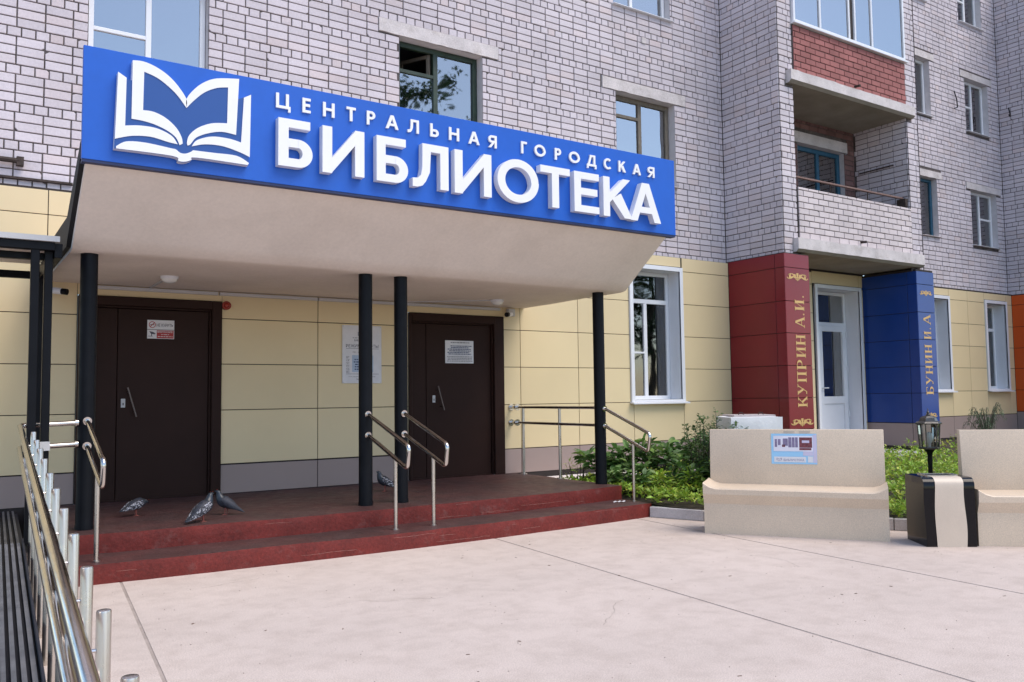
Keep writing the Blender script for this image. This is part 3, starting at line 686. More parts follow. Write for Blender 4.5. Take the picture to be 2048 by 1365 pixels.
zBl = [0.79, 1.333, 1.821, 2.31, 2.81, 3.325, 3.565]
blue = pillar(14.735, 15.30, 14.735, 0, PF-0.02, BLUEP, 'blue clad pillar with gold vertical lettering', zBl)
panels(Wall((0, BY-0.06), (1, 0), (0, 1)), [14.735, 15.30], [0.36, 0.785], PLINTH, blue); panels(Wall((14.735, 0), (0, -1), (1, 0)), [-(PF-0.02), 1.07, 1.26], [0.36, 0.785], PLINTH, blue)
# recess back wall with glazed door
WRc = Wall((0, PF-0.06), (1, 0), (0, 1)); DO = (13.25, 14.66, 0.30, 3.32)
rc = clad('recess_cladding', WRc, 11.60, 14.78, 0.0, 3.66, [DO])
panels(WRc, [11.67, 12.5, 13.20], [0.36, 0.70, 1.28, 1.79, 2.31, 2.82, 3.35, 3.58], CREAM, rc)
panels(WRc, [13.20, 14.62, 14.73], [3.37, 3.60], CREAM, rc); panels(WRc, [14.665, 14.73], [0.36, 0.79, 1.33, 1.83, 2.31, 2.81, 3.325], CREAM, rc)
box('recess_floor', 11.67, 14.73, -1.25, PF, 0.0, 0.30, KERB, bld)
q = MB(); frame_rect(q, 13.25, 14.66, 0.34, 3.36, PF-0.09, PF-0.055, 0.07, 0.02); gd = q.build('glazed_door', PVC, bld, bevel=0.004); gd['label'] = 'white glazed door between the red and blue pillars'
r = MB(); a, c, e, f = 13.32, 14.59, 0.36, 3.29; d0, d1 = PF-0.08, 0.20
for X in (a, c): r.quad((X, d0, e), (X, d1, e), (X, d1, f), (X, d0, f))
r.quad((a, d0, f), (c, d0, f), (c, d1, f), (a, d1, f)); r.quad((a, d0, e), (c, d0, e), (c, d1, e), (a, d1, e)); r.build('reveal', PVC, gd)
m_ = MB(); frame_rect(m_, 13.325, 14.585, 0.365, 3.285, 0.13, 0.19, 0.06); m_.box(13.385, 14.525, 0.132, 0.188, 2.63, 2.70); m_.box(13.66, 13.70, 0.132, 0.188, 0.43, 2.63)
m_.build('frame', PVC, gd, bevel=0.004)
m_ = MB(); frame_rect(m_, 13.705, 14.52, 0.40, 2.625, 0.10, 0.175, 0.10); m_.box(13.805, 14.42, 0.102, 0.173, 1.15, 1.29); m_.box(13.805, 14.42, 0.125, 0.16, 0.50, 1.15); lf = m_.build('door_leaf', PVC, gd, bevel=0.004)
box('pane', 13.805, 14.42, 0.138, 0.143, 1.29, 2.525, GLASS, gd); box('pane', 13.385, 14.525, 0.158, 0.163, 2.70, 3.225, GLASS, gd); box('pane', 13.385, 13.66, 0.158, 0.163, 0.43, 2.63, GLASS, gd)
tube('handle', [(13.75, 0.09, 1.45), (13.75, 0.05, 1.45), (13.87, 0.05, 1.45)], 0.012, PVC, gd, 8)
for z in (0.9, 1.75, 2.42): box('hinge', 14.522, 14.55, 0.085, 0.115, z, z+0.11, PVC, gd)
r = MB(); room(r, a+0.002, c-0.002, e+0.002, f-0.002, 0.2, 2.4); r.build('room', MATS['library_room'], gd, fixn=False)
curtain('curtain', 13.85, 14.0, 0.9, 3.2, 0.5, mat('ochre_curtain', (0.45, 0.30, 0.06), 0.9), gd, 2)
# right stretch of cladding
cr = clad('ground_floor_cladding', WP, 15.1, FX, 0.0, ZB+0.02, [(16.97, 17.81, 1.40, 3.31), (19.39, 20.21, 1.40, 3.31)])
zr = [0.83, 1.36, 1.86, 2.335, 2.82, 3.325, 3.55]
panels(WP, [15.31, 16.0, 16.90], zr, CREAM, cr); panels(WP, [17.88, 18.625, 19.32], zr, CREAM, cr); panels(WP, [20.285, 20.54], zr, CREAM, cr)
panels(WP, [16.90, 17.88], [0.83, 1.345], CREAM, cr); panels(WP, [16.90, 17.88], [3.40, 3.55], CREAM, cr); panels(WP, [19.32, 20.285], [0.83, 1.345], CREAM, cr); panels(WP, [19.32, 20.285], [3.40, 3.55], CREAM, cr)
panels(WP, [15.31, 16.3, 17.3, 17.88, 18.64, 19.6, 20.54], [0.38, 0.825], PLINTH, cr)
ground_window(16.90, 17.88, 1.37, 3.39, [17.38], 2.86, label='white library window half hidden by the blue pillar')
ground_window(19.32, 20.285, 1.37, 3.39, [19.8], 2.75, label='white library window next to the orange clad corner')
WO = Wall((FX-0.06, 0), (0, -1), (1, 0)); oc = clad('orange_cladding', WO, 0.0, 3.0, 0.0, 3.57, [], d=0.012)
panels(WO, [0.10, 1.1, 2.1, 3.0], [0.88, 1.37, 1.86, 2.33, 2.82, 3.325, 3.55], ORANGE, oc); panels(WO, [0.10, 1.1, 2.1, 3.0], [0.38, 0.875], PLINTH, oc)

# gold lettering (serif capitals as strokes in a unit cell: x right, y up)
def gl_rect(x0, x1, y0, y1): return [(x0, y0), (x1, y0), (x1, y1), (x0, y1)]
def gl_diag(xa, ya, xb, yb, w): return [(xa-w/2, ya), (xa+w/2, ya), (xb+w/2, yb), (xb-w/2, yb)]
def gl_serif(xc, w=0.36, y=0.0, h=0.06): return gl_rect(xc-w/2, xc+w/2, y, y+h)
def gl_bowl(x0, y0, y1, r, t, n=10):
    cy = (y0+y1)/2; hy = (y1-y0)/2; out = []
    for k in range(n):
        a0 = -math.pi/2+math.pi*k/n; a1 = -math.pi/2+math.pi*(k+1)/n
        def P(a, s): return (x0+(r-(t if s else 0))*max(0, math.cos(a)), cy+(hy-(0.06 if s else 0))*math.sin(a))
        out.append([P(a0, 0), P(a1, 0), P(a1, 1), P(a0, 1)])
    return out
GL = {
 'П': [gl_rect(.12, .32, .06, .94), gl_rect(.68, .88, .06, .94), gl_rect(.02, .98, .94, 1), gl_serif(.22), gl_serif(.78)],
 'Н': [gl_rect(.12, .32, .06, .94), gl_rect(.68, .88, .06, .94), gl_rect(.32, .68, .46, .53), gl_serif(.22), gl_serif(.78), gl_serif(.22, y=.94), gl_serif(.78, y=.94)],
 'И': [gl_rect(.12, .32, .06, .94), gl_rect(.68, .88, .06, .94), [(.32, .12), (.32, .22), (.68, .88), (.68, .78)], gl_serif(.22), gl_serif(.78), gl_serif(.22, y=.94), gl_serif(.78, y=.94)],
 'Р': [gl_rect(.15, .36, .06, .94), gl_serif(.255), gl_serif(.2, .3, .94), gl_rect(.36, .55, .94, 1), gl_rect(.36, .55, .42, .48)]+gl_bowl(.55, .42, 1, .35, .2),
 'К': [gl_rect(.12, .32, .06, .94), gl_serif(.22), gl_serif(.22, y=.94), gl_diag(.36, .42, .78, .94, .09), gl_diag(.82, .06, .48, .56, .21), gl_serif(.82, .34), gl_serif(.78, .30, .94)],
 'У': [gl_diag(.50, .38, .20, .94, .21), gl_diag(.30, .02, .80, .94, .08), gl_serif(.20, .36, .94), gl_serif(.82, .30, .94), gl_rect(.10, .32, .0, .10)],
 'А': [gl_diag(.14, .06, .48, 1.0, .08), gl_diag(.82, .06, .50, 1.0, .20), gl_rect(.26, .66, .30, .36), gl_serif(.14, .26), gl_serif(.82, .34)],
 'Б': [gl_rect(.15, .36, .06, .94), gl_rect(.04, .85, .94, 1), gl_rect(.78, .85, .80, .94), gl_serif(.2, .3), gl_rect(.36, .52, .0, .06), gl_rect(.36, .52, .50, .56)]+gl_bowl(.52, .0, .56, .38, .2),
 '.': [gl_rect(.3, .7, 0, .14)]}
def vertical_text(s, spans, xlo, xhi, y, parent):
    """letters run upwards, tops to the left"""
    for ch, (za, zb) in zip(s, spans):
        mb = MB(); k = 0
        for pl in GL[ch]:
            mb.poly([(xhi-(xhi-xlo)*p[1], y-0.0004*k-0.0005, za+(zb-za)*p[0]) for p in pl]); k += 1
        mb.build('letter', GOLD, parent)
def ornament(xc, zc, wdt, hgt, y, parent, flip=1):
    mb = MB(); k = 0
    def ribbon(pts, w0, w1):
        nonlocal k
        for i in range(len(pts)-1):
            a, c = Vector((*pts[i], 0)), Vector((*pts[i+1], 0)); d = (c-a).normalized(); n_ = Vector((-d.y, d.x, 0)); t = i/(len(pts)-1); ww = w0+(w1-w0)*t
            q = [a+n_*ww, a-n_*ww, c-n_*ww, c+n_*ww]; mb.poly([(xc+p.x*wdt/2, y-0.0002*(k % 9)-0.0006, zc+flip*p.y*hgt/2) for p in q]); k += 1
    for s in (-1, 1):
        ribbon([(s*(0.15+0.8*t), 0.3*math.sin(t*6.0)-0.15) for t in [i/14 for i in range(15)]], 0.16, 0.05)
        ribbon([(s*(0.55+0.22*math.cos(a)), 0.35+0.4*math.sin(a)) for a in [i*0.5 for i in range(10)]], 0.12, 0.04)
        ribbon([(s*(0.85+0.14*math.cos(a)), 0.1+0.5*math.sin(a)) for a in [i*0.5+2 for i in range(9)]], 0.10, 0.03)
        ribbon([(s*(0.1+0.2*t), -0.6+1.3*t) for t in (0, .3, .6, 1)], 0.05, 0.14)
    ribbon([(0, -0.8), (0, -0.2), (0, 0.4), (0, 1.0)], 0.04, 0.13)
    mb.build('ornament', GOLD, parent)
yt = BY-0.0625
zz = [1.13+0.197*i for i in range(7)]
vertical_text('КУПРИН', [(zz[i], zz[i+1]-0.012) for i in range(6)], 11.27, 11.50, yt, red)
vertical_text('А.И.', [(2.40, 2.585), (2.59, 2.65), (2.67, 2.86), (2.875, 2.935)], 11.27, 11.50, yt, red)
zz = [1.29+0.19*i for i in range(6)]
vertical_text('БУНИН', [(zz[i], zz[i+1]-0.012) for i in range(5)], 14.90, 15.13, yt, blue)
vertical_text('И.А', [(2.31, 2.47), (2.49, 2.54), (2.58, 2.78)], 14.90, 15.13, yt, blue)
ornament(11.36, 3.21, 0.52, 0.14, yt, red); ornament(11.36, 0.89, 0.54, 0.14, yt, red); ornament(15.02, 3.16, 0.40, 0.11, yt, blue); ornament(15.02, 0.92, 0.40, 0.11, yt, blue)

# ---- brown steel doors
mat('handle_bronze', (0.16, 0.13, 0.12), 0.4, 0.8)
def steel_door(x0, x1, z1, split, ix0, ix1, iz1, hx, label):
    q = MB(); z0 = 0.305; y0 = PF-0.035
    q.box(x0, ix0, y0, 0.06, z0, z1); q.box(ix1, x1, y0, 0.06, z0, z1); q.box(ix0, ix1, y0, 0.06, iz1, z1)
    d = q.build('door', DOORB, bld, bevel=0.006); d['label'] = label
    q = MB(); q.box(ix0, ix0+0.02, -0.09, 0.0, z0, iz1); q.box(ix1-0.02, ix1, -0.09, 0.0, z0, iz1); q.box(ix0+0.02, ix1-0.02, -0.09, 0.0, iz1-0.02, iz1); q.build('frame', DOORB, d, bevel=0.003)
    box('backing', ix0, ix1, 0.003, 0.03, z0, iz1, BLACKM, d)  # unseen dark board added to block light leaking between the leaves
    box('door_leaf', ix0+0.024, split-0.003, -0.06, 0.0, z0+0.01, iz1-0.025, DOORB, d, bevel=0.003)
    box('door_leaf', split+0.003, ix1-0.024, -0.064, 0.0, z0+0.01, iz1-0.025, DOORB, d, bevel=0.003)
    box('threshold', ix0, ix1, -0.085, 0.05, 0.296, 0.317, DOORB, d)
    tube('handle', [(hx+0.035, -0.125, 1.51), (hx+0.125, -0.125, 1.195)], 0.009, MATS['handle_bronze'], d)
    for t in (0.16, 0.84):
        p = Vector((hx+0.035, -0.125, 1.51)).lerp(Vector((hx+0.125, -0.125, 1.195)), t); tube('handle_stem', [p, (p.x, -0.06, p.z)], 0.007, DOORB, d, 8)
    b_ = MB(); b_.box(hx-0.022, hx+0.022, -0.072, -0.062, 1.295, 1.39); lk = b_.build('lock_plate', GREYBOX, d, bevel=0.004)
    box('keyhole', hx-0.005, hx+0.005, -0.0745, -0.071, 1.32, 1.345, BLACKP, lk)
    for z in (0.5, 2.1): tube('hinge', [(ix1-0.012, -0.10, z), (ix1-0.012, -0.10, z+0.10)], 0.012, DOORB, d, 8)
    return d
steel_door(1.157, 2.628, 2.483, 1.55, 1.30, 2.52, 2.385, 1.613, 'dark brown steel door with no smoking stickers')
steel_door(5.003, 6.462, 2.468, 5.278, 5.04, 6.30, 2.36, 5.388, 'dark brown steel door with a taped paper notice')
# things stuck on the doors and wall (flat prints)
def bars(mb, x0, x1, z0, z1, n, y, jitter=0.25, th=0.45):
    for i in range(n):
        z = z1-(i+0.5)*(z1-z0)/n; h = (z1-z0)/n*th/2; a = x0+random.uniform(0, jitter)*(x1-x0)*0.5; c = x1-random.uniform(0, jitter)*(x1-x0)*0.5; x = a
        while x < c:
            wd = random.uniform(0.012, 0.04); mb.quad((x, y, z-h), (min(c, x+wd), y, z-h), (min(c, x+wd), y, z+h), (x, y, z+h)); x += wd+0.008
st = thing('no_smoking_sticker', (1.985, -0.066, 2.147), 'white sticker reading НЕ КУРИТЬ with crossed cigarette, on the brown door', 'sticker')
box('sticker_sheet', 1.845, 2.125, -0.067, -0.0645, 2.147, 2.25, PAPER, st)
fit_text('НЕ КУРИТЬ', 1.94, 2.112, 2.178, 2.212, -0.0685, 0, INK, 'lettering', st, 0.01)
q = MB(); cx, cz = 1.896, 2.198
for k in range(24):
    a0, a1 = k*math.pi/12, (k+1)*math.pi/12; q.quad(*[(cx+r_*math.cos(a), -0.0690, cz+r_*math.sin(a)) for r_, a in ((.036, a0), (.036, a1), (.029, a1), (.029, a0))])
q.quad((cx-.026, -.0694, cz-.02), (cx-.02, -.0694, cz-.026), (cx+.026, -.0694, cz+.02), (cx+.02, -.0694, cz+.026)); q.build('prohibition_ring', SREDM, st)
box('cigarette', cx-.021, cx+.021, -.0686, -.0684, cz-.004, cz+.004, INK, st)
st = thing('video_warning_sticker', (1.985, -0.066, 2.045), 'red sticker reading ВНИМАНИЕ with camera pictogram, under the white one', 'sticker')
box('sticker_sheet', 1.845, 2.125, -0.067, -0.0645, 2.045, 2.142, PAPER, st)
box('red_field', 1.943, 2.119, -0.0682, -0.0674, 2.050, 2.137, SREDM, st)
fit_text('ВНИМАНИЕ!', 1.95, 2.11, 2.112, 2.130, -0.0690, 0, PAPER, 'lettering', st, 0.015)
q = MB(); bars(q, 1.985, 2.075, 2.085, 2.098, 1, -0.0690, 0.1); bars(q, 1.952, 2.11, 2.062, 2.076, 1, -0.0690, 0.05); q.build('fine_print', PAPER, st)
q = MB(); q.poly([(1.865, -.0684, 2.125), (1.905, -.0684, 2.118), (1.932, -.0684, 2.10), (1.92, -.0684, 2.092), (1.885, -.0684, 2.095)]); q.quad((1.886, -.0684, 2.095), (1.895, -.0684, 2.095), (1.893, -.0684, 2.075), (1.884, -.0684, 2.075)); q.quad((1.855, -.0684, 2.068), (1.9, -.0684, 2.068), (1.9, -.0684, 2.074), (1.855, -.0684, 2.074)); q.build('pictogram', INK, st)
nt_ = thing('paper_notice', (5.78, -0.07, 1.817), 'white paper notice with blue printed lines taped to the brown door', 'notice')
q = MB(); n = 10
for i in range(n):
    a, c = 5.56+0.44*i/n, 5.56+0.44*(i+1)/n; f = lambda x: -0.073-0.005*math.sin((x-5.56)*21); q.quad((a, f(a), 1.817), (c, f(c), 1.817), (c, f(c), 2.122), (a, f(a), 2.122))
q.build('sheet', PAPER, nt_, smooth=True)
q = MB()
bars(q, 5.60, 5.96, 2.085, 2.105, 1, -0.0805); q.build('heading_print', INK, nt_); q = MB()
bars(q, 5.59, 5.97, 1.93, 2.06, 6, -0.0805, 0.3, 0.5); q.build('blue_print', INKB, nt_)
q = MB(); bars(q, 5.58, 5.98, 1.835, 1.915, 4, -0.0805, 0.1, 0.35); q.build('small_print', INK, nt_)
hb = thing('opening_hours_board', (4.35, -0.112, 1.55), 'white plastic board headed РЕЖИМ РАБОТЫ beside the brown door', 'notice board')
box('board', 4.087, 4.614, -0.118, -0.1045, 1.55, 2.272, PAPER, hb, bevel=0.003)
yb_ = -0.1192
fit_text('РЕЖИМ РАБОТЫ', 4.135, 4.57, 1.995, 2.035, yb_, 0, INK, 'lettering', hb, 0.006)
fit_text('БИБЛИОТЕКА', 4.245, 4.455, 2.073, 2.097, yb_, 0, INK, 'lettering', hb, 0.012)
fit_text('ПН - ВЫХОДНОЙ', 4.225, 4.48, 1.925, 1.95, yb_, 0, INK, 'lettering', hb)
for i, s_ in enumerate(('ВТ', 'СР', 'ЧТ', 'ПТ', 'СБ', 'ВС')): fit_text(s_, 4.14, 4.18, 1.885-i*0.036-0.026, 1.885-i*0.036, yb_, 0, INK, 'lettering', hb)
fit_text('ПОСЛЕДНИЙ ДЕНЬ МЕСЯЦА', 4.17, 4.53, 1.625, 1.642, yb_, 0, INK, 'lettering', hb)
fit_text('Санитарный день', 4.27, 4.43, 1.592, 1.612, yb_, 0, INK, 'lettering', hb)
q = MB(); q.quad((4.135, yb_, 1.98), (4.575, yb_, 1.98), (4.575, yb_, 1.984), (4.135, yb_, 1.984)); q.quad((4.135, yb_, 1.664), (4.575, yb_, 1.664), (4.575, yb_, 1.668), (4.135, yb_, 1.668)); bars(q, 4.215, 4.47, 2.108, 2.122, 1, yb_, 0.2); q.build('rule_line', INK, hb)
box('pasted_sheet', 4.215, 4.50, -0.1195, -0.1185, 1.69, 1.90, PAPERB, hb); q = MB(); bars(q, 4.23, 4.49, 1.71, 1.86, 5, -0.1199, 0.2); q.build('sheet_print', INKB, hb)
def book_icon(parent, cx, cz, s, y, m):
    q = MB(); k = 0
    for sg in (-1, 1):
        for pts in ([(.08, .1), (.5, .5), (.95, .55), (.95, -.3), (.5, -.3), (.08, -.6), (.08, -.42), (.5, -.14), (.8, -.14), (.8, .38), (.5, .32), (.08, -.08)], [(1.02, .3), (1.15, .35), (1.15, -.6), (.2, -.75), (.15, -.62), (1.02, -.42)]):
            q.poly([(cx+sg*p[0]*s, y-0.0003*k, cz+p[1]*s) for p in pts]); k += 1
    q.build('book_emblem', m, parent)
book_icon(hb, 4.35, 2.175, 0.05, yb_, INKB)
for x, z in ((4.10, 2.258), (4.60, 2.258), (4.10, 1.564), (4.60, 1.564)): tube('screw', [(x, -0.1175, z), (x, -0.121, z)], 0.006, GREYBOX, hb, 8)
# intercom partly hidden behind the column
ic = thing('intercom_box', (4.90, -0.11, 1.55), 'small grey entry keypad on the cream wall beside the door with the notice', 'intercom'); box('case', 4.86, 4.95, -0.145, -0.1005, 1.50, 1.72, GREYBOX, ic, bevel=0.006); box('keypad', 4.875, 4.935, -0.149, -0.144, 1.53, 1.62, BLACKP, ic)

# ------------------------------------------------------------------ canopy, columns, sign
SZ = 2.605
cn = thing('entrance_canopy', (3.8, -1.3, 2.605), 'plastered entrance canopy with sloping underside on black columns', 'canopy')
prof = [(-0.095, SZ), (-2.20, SZ), (-2.27, SZ+0.012), (-3.0, 3.165), (-3.0, 3.30), (-2.22, 2.84), (-0.095, 2.84)]
bm = bmesh.new(); nx = 60; rings = []
fine_ = []
for (ya, za), (yb, zb) in zip(prof, prof[1:]+prof[:1]):
    n = max(1, int(math.hypot(yb-ya, zb-za)/0.15)); fine_ += [(ya+(yb-ya)*i/n, za+(zb-za)*i/n) for i in range(n)]
for i in range(nx+1):
    x = 0.85+(6.82-0.85)*i/nx; rg = []
    for y, z in fine_:
        q = noise.noise((x*1.1, y*1.3, z*1.3))*0.007+noise.noise((x*4, y*4, z*4))*0.0015; rg.append(bm.verts.new((x, y, z+q)))
    rings.append(rg)
n = len(fine_)
for a, c in zip(rings, rings[1:]):
    for k in range(n): bm.faces.new((a[k], a[(k+1) % n], c[(k+1) % n], c[k]))
bm.faces.new(rings[0]); bm.faces.new(rings[-1][::-1]); bmesh.ops.recalc_face_normals(bm, faces=bm.faces)
me = bpy.data.meshes.new('canopy_shell'); bm.to_mesh(me); bm.free(); link('canopy_shell', me, STUCCO, cn, smooth=True)
q = MB(); q.prism([(0.815, y, z) for y, z in ((-0.105, SZ+0.03), (-2.2, SZ+0.03), (-2.97, 3.19), (-2.97, 3.32), (-2.22, 2.88), (-0.105, 2.88))], (0.04, 0, 0)); q.build('end_panel', BLACKM, cn)
for i, (x, y) in enumerate(((1.0, -2.12), (3.50, -2.13), (3.895, -2.12), (6.57, -2.05))):
    q = MB(); q.lathe((x, y, 0), [(0.072, 0.300), (0.0715, 0.34), (0.068, 0.36), (0.068, SZ+0.004)], 28); q.build('column', BLACKP, cn, smooth=True)
    q = MB(); q.box(x-0.11, x+0.11, y-0.09 if y-0.09 > -2.2 else -2.2, y+0.11, SZ-0.012, SZ+0.002); 
for x in (1.90, 3.1, 5.0): pass
# strip conduit at the wall, lamp cables
cb = thing('cable_trunking', (3.8, -0.12, 2.55), 'grey cable trunking along the wall under the canopy', 'cable duct')
for a, c in zip((1.2, 2.60, 3.78, 4.95), (2.58, 3.76, 4.93, 6.40)): box('trunking_length', a, c, -0.145, -0.102, 2.553, 2.588, GREYBOX, cb)
for (lx, ly), nm in (((1.86, -1.06), 'left'), ((5.90, -0.84), 'right')):
    lp = thing('ceiling_lamp', (lx, ly, SZ-0.05), 'round white ceiling lamp in front of the door with %s' % ('the red sticker' if nm == 'left' else 'the paper notice'), 'lamp', 'canopy ceiling lamps')
    q = MB(); q.lathe((lx, ly, SZ), [(0.085, 0.004), (0.088, -0.012), (0.080, -0.03)], 24); q.build('rim', PVC, lp, smooth=True)
    q = MB(); q.lathe((lx, ly, SZ), [(0.078, -0.025), (0.072, -0.045), (0.05, -0.062), (0.015, -0.070), (0.001, -0.0705)], 24); q.build('diffuser', BULB, lp, smooth=True)
    box('cable_cover', lx-0.012, lx+0.012, ly+0.08, -0.10, SZ-0.014, SZ+0.002, GREYBOX, lp) if nm == 'left' else None
    if nm == 'right':
        q = MB(); q.prism([(lx-0.07, ly+0.03, SZ-0.014), (lx-0.07, ly+0.055, SZ-0.014), (lx-0.95, -0.105, SZ-0.014), (lx-0.97, -0.125, SZ-0.014)], (0, 0, 0.016)); q.build('cable_cover', GREYBOX, lp)
def cctv(x, y, z, dx, label, boxed=False):
    t = thing('security_camera', (x, y, z), label, 'camera', 'security cameras under the canopy')
    tube('body', [(x, y-0.03, z), (x+dx*0.085, y-0.09, z-0.012)], 0.034, PVC, t, 16); tube('lens_hood', [(x+dx*0.085, y-0.09, z-0.012), (x+dx*0.13, y-0.122, z-0.02)], 0.032, BLACKP, t, 16)
    tube('bracket', [(x+dx*0.02, y-0.04, z), (x, y+0.06, z+0.03)], 0.012, PVC, t, 8)
    if boxed: box('junction_box', x+0.0, x+0.11, -0.17, -0.102, z-0.02, z+0.085, GREYBOX, t, bevel=0.006)
cctv(0.90, -0.20, 2.50, 1, 'white bullet camera with black lens hood near the left column')
cctv(6.52, -0.19, 2.50, -1, 'bullet camera with grey junction box above the corner of the right brown door', True)
ab = thing('alarm_sounder', (2.66, -0.13, 2.44), 'small dark red round alarm sounder at the corner of the brown door', 'alarm')
q = MB(); q.tube([(2.675, -0.10, 2.44), (2.675, -0.15, 2.44)], 0.05, 20); q.build('case', REDBELL, ab, smooth=True); tube('dome', [(2.675, -0.15, 2.44), (2.675, -0.172, 2.44), (2.675, -0.18, 2.44)], [0.034, 0.026, 0.01], REDBELL, ab, 16)

sg = thing('library_sign', (3.86, -3.03, 3.17), 'large blue fascia sign with raised white Cyrillic letters and book emblem', 'sign')
q = MB(); q.box(0.815, 6.915, -3.045, -3.003, 3.172, 4.038); q.build('sign_board', SIGNB, sg, bevel=0.003)
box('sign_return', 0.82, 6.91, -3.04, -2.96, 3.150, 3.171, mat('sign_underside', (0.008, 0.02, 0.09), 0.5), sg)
for x in (1.1, 2.5, 3.9, 5.3, 6.6): tube('strut', [(x, -2.99, 3.85), (x, -1.2, 2.84)], 0.02, BLACKP, sg, 8)
YF = -3.045
def glyph(ch, w, h, t, u):
    rc = lambda a, b, c, d: [(a, c), (b, c), (b, d), (a, d)]
    def ring(cx, cy, rx_, ry_, tx, ty, a0, a1, n=36):
        o = []; m = max(4, int(n*abs(a1-a0)/360))
        for k in range(m):
            A, B = R(a0+(a1-a0)*k/m), R(a0+(a1-a0)*(k+1)/m)
            P = lambda a, s_: (cx+(rx_-s_*tx)*math.cos(a), cy+(ry_-s_*ty)*math.sin(a)); o.append([P(A, 0), P(B, 0), P(B, 1), P(A, 1)])
        return o
    def bowl(x0, y0, y1, x1):
        ry_ = (y1-y0)/2; rx_ = min(x1-x0-0.02*w, ry_*1.05); xs_ = x1-rx_
        return [rc(x0, xs_, y1-u, y1), rc(x0, xs_, y0, y0+u)]+ring(xs_, y0+ry_, rx_, ry_, t, u, -90, 90)
    st = rc(0, t, 0, h); d = 1.45*t
    if ch == 'Г': return [st, rc(t, w, h-u, h)]
    if ch == 'Т': return [rc(0, w, h-u, h), rc(w/2-t/2, w/2+t/2, 0, h-u)]
    if ch == 'Е': return [st, rc(t, w, h-u, h), rc(t, w*.93, h*.52-u/2, h*.52+u/2), rc(t, w, 0, u)]
    if ch == 'Н': return [st, rc(w-t, w, 0, h), rc(t, w-t, h*.52-u/2, h*.52+u/2)]
    if ch == 'И': return [st, rc(w-t, w, 0, h), [(t, 0.02*h), (t, 0.02*h+d*h/w*.95), (w-t, h*.98), (w-t, h*.98-d*h/w*.95)]]
    if ch == 'Ц': v = w-t*.55; return [st, rc(v-t, v, u, h), rc(t, w, 0, u), rc(w-t*.75, w, -0.21*h, 0)]
    if ch == 'Л': return [rc(w-t, w, 0, h), rc(.27*w, w-t, h-u, h), [(.27*w, h-u), (.265*w, .46*h), (.23*w, .28*h), (.15*w, .20*h), (0, .19*h), (0, .0), (.13*w, .0), (.27*w, .04*h), (.36*w, .14*h), (.26*w+.92*t, .36*h), (.27*w+t, h-u)]]
    if ch == 'А': return [[(0, 0), (1.1*t, 0), (w/2+.5*t, h), (w/2-.6*t, h)], [(w-1.1*t, 0), (w, 0), (w/2+.6*t, h), (w/2-.5*t, h)], rc(w*.24, w*.76, h*.22, h*.22+u*.95)]
    if ch == 'К': return [st, [(t, .36*h), (t, .60*h), (w-1.42*t, h), (w-.06*w, h)], [(w-1.25*t, 0), (w, 0), (t+.50*(w-t), .62*h), (t+.10*(w-t), .46*h)]]
    if ch == 'О': return ring(w/2, h/2, w/2, h/2, t*1.02, u*1.1, 0, 360, 44)
    if ch == 'С': return ring(w*.55, h/2, w*.55, h/2, t, u, 48, 312, 40)
    if ch == 'Р': return [st]+bowl(t, .40*h, h, w)
    if ch == 'Ь': return [st]+bowl(t, 0, .58*h, w)
    if ch == 'Б': return [st, rc(t, w*.93, h-u, h)]+bowl(t, 0, .59*h, w)
    if ch == 'Я': return [[(w-x, y) for x, y in p] for p in [st]+bowl(t, .40*h, h, w)]+[[(0, 0), (1.15*t, 0), (w-t*.95, .46*h), (w-t*2.0, .46*h)]]
    if ch == 'Д': return [rc(0, w, 0, u), rc(0, t*.8, -.2*h, 0), rc(w-t*.8, w, -.2*h, 0), rc(w-t*1.6, w-t*.6, u, h), rc(.30*w, w-t*1.6, h-u, h), [(.09*w, u), (.09*w+t, u), (.30*w+t*.9, h-u), (.30*w, h-u)]]
def letter(ch, x0, x1, z0, z1, t, u, depth):
    mb = MB()
    for k, pl in enumerate(glyph(ch, x1-x0, z1-z0, t, u)):
        mb.prism([(x0+p[0], YF-depth-0.00012*k, z0+p[1]) for p in pl], (0, depth-0.0008, 0))
    mb.build('letter', WHITE, sg)
big = [('Б', 2.278, 2.575), ('И', 2.664, 3.052), ('Б', 3.17, 3.481), ('Л', 3.528, 3.905), ('И', 3.971, 4.383), ('О', 4.451, 4.943), ('Т', 4.969, 5.344), ('Е', 5.4, 5.731), ('К', 5.791, 6.195), ('А', 6.172, 6.617)]
small = [('Ц', 2.276, 2.401), ('Е', 2.506, 2.579), ('Н', 2.691, 2.797), ('Т', 2.908, 2.996), ('Р', 3.102, 3.184), ('А', 3.288, 3.415), ('Л', 3.508, 3.626), ('Ь', 3.745, 3.834), ('Н', 3.947, 4.058), ('А', 4.162, 4.287), ('Я', 4.388, 4.486), ('Г', 4.778, 4.848), ('О', 4.94, 5.079), ('Р', 5.199, 5.279), ('О', 5.383, 5.524), ('Д', 5.623, 5.751), ('С', 5.853, 5.961), ('К', 6.062, 6.166), ('А', 6.267, 6.386), ('Я', 6.488, 6.591)]
for i, (ch, a, c) in enumerate(big):
    t = i/(len(big)-1); e = 0.008 if ch == 'О' else 0
    letter(ch, a, c, 3.312-0.05*t-e, 3.718-0.027*t+e, 0.088, 0.072, 0.075)
for i, (ch, a, c) in enumerate(small):
    t = i/(len(small)-1); letter(ch, a, c, 3.820-0.03*t, 3.947-0.038*t, 0.0255, 0.022, 0.018)
